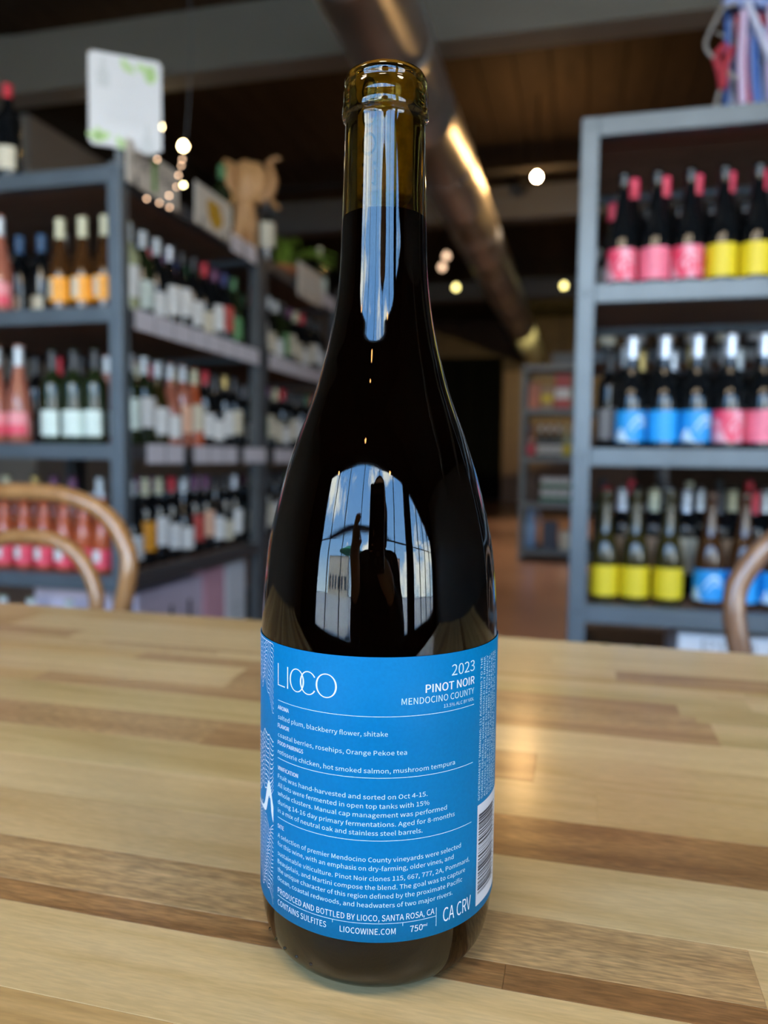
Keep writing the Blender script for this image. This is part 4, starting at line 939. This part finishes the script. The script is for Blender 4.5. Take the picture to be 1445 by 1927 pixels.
for x in (XA + 0.12, XB - 0.19):
    for y in (-0.04, 0.60): boxo('leg', x, x + 0.07, y - 0.3, y - 0.3 + 0.07, 0, TZ - 0.04, M_steeld, tb, 0.004)

# ------------------------------------------------------------------ the hero bottle
BX, BY = -0.06789, 0.26133
PHI = math.atan2(-BY, -BX)
hb = empty('wine_bottle', (BX, BY, TZ), PHI + PI / 2, 'large dark wine bottle with bright blue back label standing on the table', 'wine bottle')
OUT = [(0.0, 0.004), (0.020, 0.0012), (0.0315, 0.0), (0.0350, 0.0012), (0.0385, 0.0055), (0.0403, 0.0115), (0.0412, 0.02), (0.0415, 0.04), (0.0415, 0.085), (0.0413, 0.111), (0.0405, 0.125), (0.0399, 0.132), (0.0388, 0.1412), (0.0376, 0.147), (0.0362, 0.153), (0.0347, 0.1589), (0.0331, 0.1647), (0.0312, 0.1706), (0.0292, 0.1765), (0.0270, 0.1824), (0.0248, 0.1882), (0.0228, 0.1940), (0.0211, 0.2002), (0.0195, 0.2059), (0.0182, 0.2118), (0.0171, 0.2174), (0.0161, 0.2240), (0.0154, 0.2300), (0.0149, 0.2368), (0.0146, 0.2450), (0.0142, 0.2560), (0.0139, 0.2680), (0.0136, 0.2812),
       (0.0137, 0.2832), (0.0144, 0.2838), (0.0147, 0.2846), (0.0147, 0.2868), (0.0144, 0.2878), (0.01435, 0.2890), (0.0144, 0.2920), (0.0138, 0.2930), (0.0136, 0.2938), (0.0139, 0.2946), (0.01395, 0.2962), (0.0131, 0.2978), (0.0118, 0.2984), (0.0104, 0.2980), (0.0097, 0.2968)]
INN = [(0.0097, 0.285), (0.0098, 0.26), (0.0104, 0.245), (0.0115, 0.232), (0.0133, 0.2174), (0.0158, 0.2059), (0.0192, 0.194), (0.0234, 0.1824), (0.0277, 0.1706), (0.0312, 0.1589), (0.0341, 0.147), (0.0366, 0.132), (0.0381, 0.111), (0.0385, 0.04), (0.0382, 0.016), (0.0370, 0.0085), (0.0335, 0.0038), (0.026, 0.0040), (0.012, 0.018), (0, 0.022)]
def smooth_prof(P, k=3):
    o = []
    for i in range(len(P) - 1):
        a, b, c, d = [V((*P[j], 0)) for j in (max(i - 1, 0), i, i + 1, min(i + 2, len(P) - 1))]
        for j in range(k):
            t_ = j / k; v = 0.5 * ((2 * b) + (c - a) * t_ + (2 * a - 5 * b + 4 * c - d) * t_ * t_ + (3 * b - a - 3 * c + d) * t_ ** 3)
            o.append((max(v.x, 0), v.y))
    return o + [P[-1]]
gm = bpy.data.materials.new('olive_bottle_glass'); gm.use_nodes = True; t = gm.node_tree; b = t.nodes['Principled BSDF']
b.inputs['Base Color'].default_value = (0.37, 0.27, 0.05, 1); b.inputs['Transmission Weight'].default_value = 1.0; b.inputs['Roughness'].default_value = 0.0; b.inputs['IOR'].default_value = 1.52
tc = N(t, 'ShaderNodeTexCoord'); mp = N(t, 'ShaderNodeMapping'); mp.inputs['Scale'].default_value = (90, 90, 9); nz = N(t, 'ShaderNodeTexNoise'); nz.inputs['Scale'].default_value = 1; nz.inputs['Detail'].default_value = 2
t.links.new(tc.outputs['Object'], mp.inputs[0]); t.links.new(mp.outputs[0], nz.inputs['Vector'])
bp = N(t, 'ShaderNodeBump'); bp.inputs['Strength'].default_value = 0.12; bp.inputs['Distance'].default_value = 0.0006; t.links.new(nz.outputs['Fac'], bp.inputs['Height']); t.links.new(bp.outputs[0], b.inputs['Normal'])
prof = smooth_prof(OUT[:33], 3) + OUT[33:] + INN
bm = bmesh.new(); lathe(bm, prof, 160); link('glass_body', new_mesh('glass_body', bm, gm, True), hb)
# wine, slightly inside the glass
wm = mat('red_wine', (0.004, 0.001, 0.002), 0.8, spec=0.02)
WI = [(r + 0.0003 if r > 0.001 else 0, z - (0.0003 if z < 0.03 else 0)) for r, z in INN[::-1] if z < 0.246]
WI += [(0.01035, 0.2520), (0.0097, 0.2515), (0, 0.2515)]
bm = bmesh.new(); lathe(bm, WI, 96); link('wine', new_mesh('wine', bm, wm, True), hb)
cork = link('cork', lathem('cork', [(0, 0.257), (0.0088, 0.257), (0.0094, 0.2578), (0.0094, 0.2962), (0.009, 0.2966), (0, 0.2966)], mat('cork', (0.55, 0.38, 0.17), 0.85, noise=(300, 0.3)), 40), hb)
def cyl(R, s, z): th = -PI / 2 + s / R; return V((R * math.cos(th), R * math.sin(th), z))
bm = bmesh.new(); put_text(bm, 'LIOCO', lambda x, y: cyl(0.00955, -0.0045 - y + 0.0018, 0.2590 + x), 0.034, 0.0046, 0.0)
me = bpy.data.meshes.new('cork_lettering'); bm.to_mesh(me); bm.free(); me.materials.append(M_ink); link('cork_lettering', me, cork)
# droplets-like dots moulded at the heel
for k in range(5):
    th = math.radians(-90 - 38 + 9 * k - 30); rr = 0.0392; zz = 0.0075
    bm = bmesh.new(); bmesh.ops.create_icosphere(bm, subdivisions=2, radius=0.0007, matrix=Matrix.Translation((rr * math.cos(th), rr * math.sin(th), zz)))
    link('heel_dot', new_mesh('heel_dot', bm, gm, True), hb)
# label
RLB = 0.04165; mm = 0.001
LZ0, LZ1 = 0.0203, 0.1100
lm = mat('bright_blue_label', (0.0005, 0.185, 0.43), 0.5, spec=0.12, noise=(900, 0.05))
bm = bmesh.new(); lathe(bm, [(RLB - 0.0001, LZ0), (RLB, LZ0 + 0.00005), (RLB, 0.04), (RLB, 0.06), (RLB, 0.085), (RLB, LZ1 - 0.00005), (RLB - 0.0001, LZ1)], 150, a0=-PI / 2 - 2.55, a1=-PI / 2 + 2.55)
label = link('blue_label', new_mesh('blue_label', bm, lm, True), hb)
RT = RLB + 0.00008
M_lt = mat('label_print_white', (0.62, 0.86, 0.95), 0.5)
M_lw = mat('label_print_bright', (0.80, 0.88, 0.97), 0.5)
def finish(name, bm, m):
    me = bpy.data.meshes.new(name); bmesh.ops.remove_doubles(bm, verts=bm.verts, dist=1e-7); bm.to_mesh(me); bm.free(); me.materials.append(m); return link(name, me, label)
def ltext(bm, txt, s0, s1, z, h, thin=0.0, cut=0, res=2):
    put_text(bm, txt, lambda x, y: cyl(RT, s0 * mm + x, z * mm + y), (s1 - s0) * mm, h * mm, thin, res, cut)
def lstrip(bm, s0, s1, z0, z1, R=None):
    R = R or RT; n = max(1, int(abs(s1 - s0) / 1.2)); pa = None
    for i in range(n + 1):
        s = s0 + (s1 - s0) * i / n; p = (bm.verts.new(cyl(R, s * mm, z0 * mm)), bm.verts.new(cyl(R, s * mm, z1 * mm)))
        if pa: bm.faces.new((pa[0], p[0], p[1], pa[1]))
        pa = p
bm = bmesh.new()
def ring(bm, sc, zc, a, b, t0, t1, g0=0.0, g1=2 * PI, n=44):
    """letter ring: half-width a, half-height b, stroke t1 at the sides and t0 at top and bottom"""
    pa = None
    for i in range(n + 1):
        t_ = g0 + (g1 - g0) * i / n; w_ = t0 + (t1 - t0) * abs(math.cos(t_)) ** 1.5; c_, s_ = math.cos(t_), math.sin(t_)
        p = (bm.verts.new(cyl(RT, (sc + a * c_) * mm, (zc + b * s_) * mm)), bm.verts.new(cyl(RT, (sc + (a - w_) * c_) * mm, (zc + (b - t0 - (w_ - t0) * 0.2) * s_) * mm)))
        if pa: bm.faces.new((pa[0], p[0], p[1], pa[1]))
        pa = p
lstrip(bm, -37.3, -36.85, 96.6, 103.8); lstrip(bm, -36.9, -33.3, 96.6, 96.95)
lstrip(bm, -32.2, -31.7, 96.6, 103.6)
ring(bm, -27.8, 100.1, 3.15, 3.75, 0.32, 0.60)
ring(bm, -23.1, 100.1, 3.3, 3.75, 0.32, 0.60, 0.62, 2 * PI - 0.62)
ring(bm, -16.6, 100.2, 3.65, 3.8, 0.32, 0.60)
finish('brand_lettering', bm, M_lw)
bm = bmesh.new()
ltext(bm, '2023', 23.9, 34.2, 102.8, 3.4, 0.0, 1.5 * mm, 4)
finish('vintage_lettering', bm, M_lt)
bm = bmesh.new(); [ltext(bm, 'PINOT NOIR', 14.6 + d_, 34.1 + d_, 98.5 + e_, 2.5, 0.0, 1.5 * mm, 4) for d_, e_ in ((0, 0), (0.14, 0), (0.07, 0.07))]; finish('variety_lettering', bm, M_lw)
bm = bmesh.new(); ltext(bm, 'MENDOCINO COUNTY', 7.0, 34.1, 95.3, 2.0, 0.0, 1.5 * mm, 3); ltext(bm, '13.5% ALC BY VOL', 21.1, 34.1, 93.1, 1.05, 0)
finish('county_lettering', bm, M_lt)
bm = bmesh.new()
for t_, s1, z in [('AROMA', -31.4, 88.85), ('FLAVOR', -31.2, 82.85), ('FOOD PAIRINGS', -25.0, 77.2), ('VINIFICATION', -27.1, 68.85), ('SITE', -33.7, 49.4)]:
    ltext(bm, t_, -37.2, s1, z, 1.3, 0.0); ltext(bm, t_, -37.13, s1 + 0.07, z, 1.3, 0.0)
finish('heading_lettering', bm, M_lw)
bm = bmesh.new()
for t_, s1, z in [('salted plum, blackberry flower, shitake', 2.95, 85.65), ('coastal berries, rosehips, Orange Pekoe tea', 8.9, 79.8), ('rotisserie chicken, hot smoked salmon, mushroom tempura', 25.8, 74.2),
                  ('Fruit was hand-harvested and sorted on Oct 4-15.', 15.8, 66.0), ('All lots were fermented in open top tanks with 15%', 16.5, 63.1), ('whole clusters. Manual cap management was performed', 22.9, 60.3), ('during 14-16 day primary fermentations. Aged for 8-months', 26.1, 57.4), ('in a mix of neutral oak and stainless steel barrels.', 14.3, 54.6),
                  ('A selection of premier Mendocino County vineyards were selected', 29.1, 46.2), ('for this wine, with an emphasis on dry-farming, older vines, and', 26.0, 43.4), ('sustainable viticulture. Pinot Noir clones 115, 667, 777, 2A, Pommard,', 33.4, 40.2), ('Beaujolais, and Martini compose the blend. The goal was to capture', 31.3, 37.4), ('the unique character of this region defined by the proximate Pacific', 30.0, 34.6), ('Ocean, coastal redwoods, and headwaters of two major rivers.', 25.8, 31.7)]:
    ltext(bm, t_, -37.1, s1, z, 1.42, 0.0)
finish('body_lettering', bm, M_lt)
bm = bmesh.new()
ltext(bm, 'PRODUCED AND BOTTLED BY LIOCO, SANTA ROSA, CA', -37, 18.9, 27.35, 1.9, 0.0); ltext(bm, 'CONTAINS SULFITES', -37, -16, 23.3, 1.9, 0.0)
ltext(bm, 'LIOCOWINE.COM', -11.4, 6.1, 23.0, 1.9, 0.0); ltext(bm, '750', 10.7, 14.9, 23.05, 2.0, 0.0); ltext(bm, 'ml', 15.0, 16.5, 24.1, 0.85, 0); ltext(bm, 'CA CRV', 22.2, 34.6, 23.7, 4.5, 0.0, 1.5 * mm, 4)
finish('producer_lettering', bm, M_lw)
bm = bmesh.new()
for z in (91.75, 72.68, 52.9): lstrip(bm, -37.2, 34.2, z - 0.09, z + 0.09)
lstrip(bm, -37, 19.6, 26.42, 26.58); lstrip(bm, 19.52, 19.68, 23.2, 29.3); lstrip(bm, -13.92, -13.78, 25.5, 26.4); lstrip(bm, 8.28, 8.42, 25.4, 26.4)
finish('printed_rules', bm, M_lt)
# health warning, reading upwards
WT = ['GOVERNMENT WARNING: (1) ACCORDING TO THE', 'SURGEON GENERAL, WOMEN SHOULD NOT DRINK', 'ALCOHOLIC BEVERAGES DURING PREGNANCY', 'BECAUSE OF THE RISK OF BIRTH DEFECTS.', '(2) CONSUMPTION OF ALCOHOLIC BEVERAGES', 'IMPAIRS YOUR ABILITY TO DRIVE A CAR OR', 'OPERATE MACHINERY, AND MAY CAUSE', 'HEALTH PROBLEMS.']
bm = bmesh.new()
for i, tx in enumerate(WT):
    sb = 38.9 + i * 2.0; ln = 47.5 if i < 7 else 20
    put_text(bm, tx, lambda x, y: cyl(RT, sb * mm - y, 0.0586 + x), ln * mm, 1.15 * mm, 0.0, 2)
finish('warning_lettering', bm, M_lt)
bm = bmesh.new(); lstrip(bm, 37.6, 57.0, 22.8, 57.0, RLB + 0.00005); finish('barcode_panel', bm, mat('barcode_white', (0.66, 0.70, 0.78), 0.45))
bm = bmesh.new(); z = 26.5; rb_ = random.Random(3)
while z < 53.5:
    w_ = rb_.choice((0.16, 0.16, 0.3, 0.3, 0.5, 0.75)); lstrip(bm, 38.6, 51.5, z, z + w_, RLB + 0.0001); z += w_ + rb_.choice((0.2, 0.2, 0.35, 0.55))
put_text(bm, '8 51742 00315 0', lambda x, y: cyl(RLB + 0.0001, 0.0538 - y, 0.0265 + x), 27 * mm, 1.5 * mm, 0, 2)
finish('barcode_bars', bm, mat('barcode_ink', (0.03, 0.035, 0.05), 0.5))
# contour-line landscape print on the left
bm = bmesh.new()
def contour(z0, amp, ph, w=0.13, sA=-60.0, sB=-40.1, slope=0.0):
    pa = None; n = 34
    for i in range(n + 1):
        s = sA + (sB - sA) * i / n
        z = z0 + slope * (s - sB) + amp * math.sin(0.55 * s + ph) + 0.5 * amp * math.sin(1.25 * s + ph * 2.3) + 0.2 * math.sin(2.9 * s + ph)
        z = min(max(z, 20.8), 109.4)
        p = (bm.verts.new(cyl(RT, s * mm, (z - w) * mm)), bm.verts.new(cyl(RT, s * mm, (z + w) * mm)))
        if pa: bm.faces.new((pa[0], p[0], p[1], pa[1]))
        pa = p
for k in range(13): contour(108.5 - 1.55 * k, 1.3 + 0.10 * k, 0.5 + 0.14 * k, 0.14, slope=-0.5)
for k in range(13): contour(78.5 - 1.55 * k, 1.1 + 0.03 * k, 2.2 + 0.10 * k, 0.20 if k % 3 == 0 else 0.13, slope=0.15)
for k in range(17): contour(47.5 - 1.5 * k, 1.6, 3.6 + 0.22 * k, 0.13, slope=-0.35)
pa = None
for i in range(31):       # white peak
    s = -56 + 15.9 * i / 30; f = math.exp(-((s + 43.6) / 3.1) ** 2)
    zt_ = 52.0 + 10.8 * f; zb_ = 51.0 + 6.8 * math.exp(-((s + 43.2) / 2.0) ** 2) - (2.0 if s > -42 else 0) * 1
    p = (bm.verts.new(cyl(RT, s * mm, min(zb_, zt_ - 0.5) * mm)), bm.verts.new(cyl(RT, s * mm, zt_ * mm)))
    if pa: bm.faces.new((pa[0], p[0], p[1], pa[1]))
    pa = p
finish('landscape_print', bm, M_lw)

# ------------------------------------------------------------------ the person taking the photograph (reflected in the bottle)
M_skin = mat('skin', (0.55, 0.34, 0.25), 0.5); M_swe = mat('dark_sweater', (0.012, 0.014, 0.022), 0.9, bump=0.3); M_jean = mat('dark_jeans', (0.02, 0.03, 0.06), 0.85)
cx, cy = 0.10, -0.50       # seat centre
pe = empty('person', (cx, cy, 0), 0.15, 'seated person in a dark sweater holding up a phone, reflected in the bottle', 'person')
def inv(p): return V(p)
sh_z = 1.02
ch = [[(V((0, -0.02, 0.54)), 0.15), (V((0, 0.0, 0.66)), 0.14), (V((0, 0.02, 0.80)), 0.15), (V((0, 0.03, 0.94)), 0.155), (V((0, 0.03, 1.02)), 0.11)], [(V((-0.09, 0.0, 0.60)), 0.12), (V((-0.10, 0.02, 0.92)), 0.12)], [(V((0.09, 0.0, 0.60)), 0.12), (V((0.10, 0.02, 0.92)), 0.12)],
      [(V((-0.15, 0.01, 1.01)), 0.065), (V((0.15, 0.01, 1.01)), 0.065)], [(V((0, 0.02, 1.05)), 0.058), (V((0, 0.04, 1.14)), 0.055)],
      [(V((0, 0.06, 1.20)), 0.078), (V((0, 0.045, 1.25)), 0.088)], [(V((0, 0.085, 1.155)), 0.045), (V((0, 0.10, 1.20)), 0.05)],
      [(V((0, 0.135, 1.215)), 0.012), (V((0, 0.152, 1.195)), 0.014)]]
for s in (-1, 1):
    ch += [[(V((0.10 * s, 0, 0.53)), 0.10), (V((0.13 * s, 0.40, 0.53)), 0.070), (V((0.13 * s, 0.42, 0.50)), 0.066), (V((0.13 * s, 0.40, 0.10)), 0.046)],
           [(V((0.13 * s, 0.38, 0.055)), 0.045), (V((0.13 * s, 0.52, 0.04)), 0.038), (V((0.13 * s, 0.60, 0.035)), 0.03)],
           [(V((0.19 * s, 0.01, 1.0)), 0.062), (V((0.23 * s, 0.12, 0.83)), 0.056), (V((0.23 * s, 0.15, 0.81)), 0.054), (V((0.10 * s - 0.06, 0.40, 0.90)), 0.03)]]
hx = {-1: -0.13, 1: -0.055}
# hands: palm + five bent fingers closing on the phone's edges
PX, PY, PZ = -0.10, 0.475, 0.99       # local phone centre
for s in (-1, 1):
    wx = 0.10 * s - 0.06
    palm = V((PX + 0.058 * s, 0.450, 0.955))
    ch += [[(V((wx, 0.40, 0.90)), 0.028), (palm, 0.026), (palm + V((0, 0.0, 0.035)), 0.024)]]
    for k in range(4):
        z = 0.945 + 0.021 * k; L_ = (0.8, 0.95, 1.0, 0.92)[k]
        ch += [[(palm + V((0.012 * s, 0.010, z - 0.955)), 0.0095), (V((PX + 0.056 * s, PY + 0.004, z + 0.006)), 0.0088), (V((PX + 0.047 * s, PY + 0.016 * L_, z + 0.010)), 0.0082), (V((PX + 0.030 * s, PY + 0.013, z + 0.011)), 0.0075)]]
    ch += [[(palm + V((-0.006 * s, -0.006, 0.01)), 0.0115), (V((PX + 0.040 * s, PY - 0.022, 0.985)), 0.0105), (V((PX + 0.026 * s, PY - 0.015, 1.00)), 0.009)]]
body = blob('body', ch, 0.006, M_skin, pe, 3, 0.5)
body.data.materials.append(M_swe); body.data.materials.append(M_jean)
for f in body.data.polygons:
    c = f.center; 
    if c.z < 0.60 and c.z > 0.07 : f.material_index = 2
    elif c.z <= 0.07: f.material_index = 1
    elif c.y < 0.405 and c.z < 1.075 and not (c.z > 1.06 and abs(c.x) < 0.06): f.material_index = 1
blob('hair', [[(V((0, 0.02, 1.27)), 0.095), (V((0, -0.01, 1.22)), 0.092), (V((0, -0.03, 1.15)), 0.07)], [(V((-0.075, 0.03, 1.23)), 0.035), (V((-0.08, 0.0, 1.12)), 0.03)], [(V((0.075, 0.03, 1.23)), 0.035), (V((0.08, 0.0, 1.12)), 0.03)]], 0.008, mat('dark_hair', (0.02, 0.013, 0.01), 0.6), pe, 3)
for s in (-1, 1):
    bm = bmesh.new(); bmesh.ops.create_icosphere(bm, subdivisions=2, radius=0.011, matrix=Matrix.Translation((0.031 * s, 0.130, 1.228))); link('eye', new_mesh('eye', bm, M_white, True), pe)
    blob('ear', [[(V((0.088 * s, 0.045, 1.225)), 0.014), (V((0.088 * s, 0.05, 1.20)), 0.011)]], 0.004, M_skin, pe, 2)
link('mouth', boxm('mouth', -0.022, 0.022, 0.146, 0.151, 1.165, 1.172, mat('lips', (0.4, 0.15, 0.13), 0.5), 0.002), pe)
# phone: lens right behind the camera position, body rising above it
ph = empty('phone', (0, 0, 0), 0, 'dark phone held upright above the table, reflected in the bottle', 'phone')
ph.matrix_world = Matrix.Translation(CAM) @ RC.to_4x4()
boxo('phone_body', -0.055, 0.017, -0.018, 0.129, 0.014, 0.022, mat('phone_black', (0.01, 0.01, 0.012), 0.25), ph, 0.003)
boxo('camera_bump', -0.030, 0.014, -0.014, 0.028, 0.011, 0.014, MATS['phone_black'], ph, 0.001)
for (a, b) in ((0, 0), (-0.02, 0.0), (-0.01, 0.016)):
    bm = bmesh.new(); bmesh.ops.create_cone(bm, cap_ends=True, segments=20, radius1=0.007, radius2=0.007, depth=0.0015, matrix=Matrix.Translation((a, b, 0.0105))); link('lens_ring', new_mesh('lens_ring', bm, M_steeld), ph)
boxo('screen', -0.053, 0.015, -0.015, 0.126, 0.022, 0.0224, mat('screen_on', (0.02, 0.02, 0.02), 0.2, emit=(0.3, 0.4, 0.5), estr=0.6), ph)
st = empty('wooden_stool', (cx, cy - 0.02, 0), 0, 'plain wooden stool under the seated person', 'stool')
link('seat', lathem('seat', [(0, 0.36), (0.17, 0.36), (0.175, 0.37), (0.175, 0.385), (0.17, 0.39), (0, 0.39)], M_chair, 28), st)
for k in range(4):
    a = PI / 4 + k * PI / 2; tubeo('leg', [(0.11 * math.cos(a), 0.11 * math.sin(a), 0.36), (0.17 * math.cos(a), 0.17 * math.sin(a), 0)], 0.015, M_chair, st)
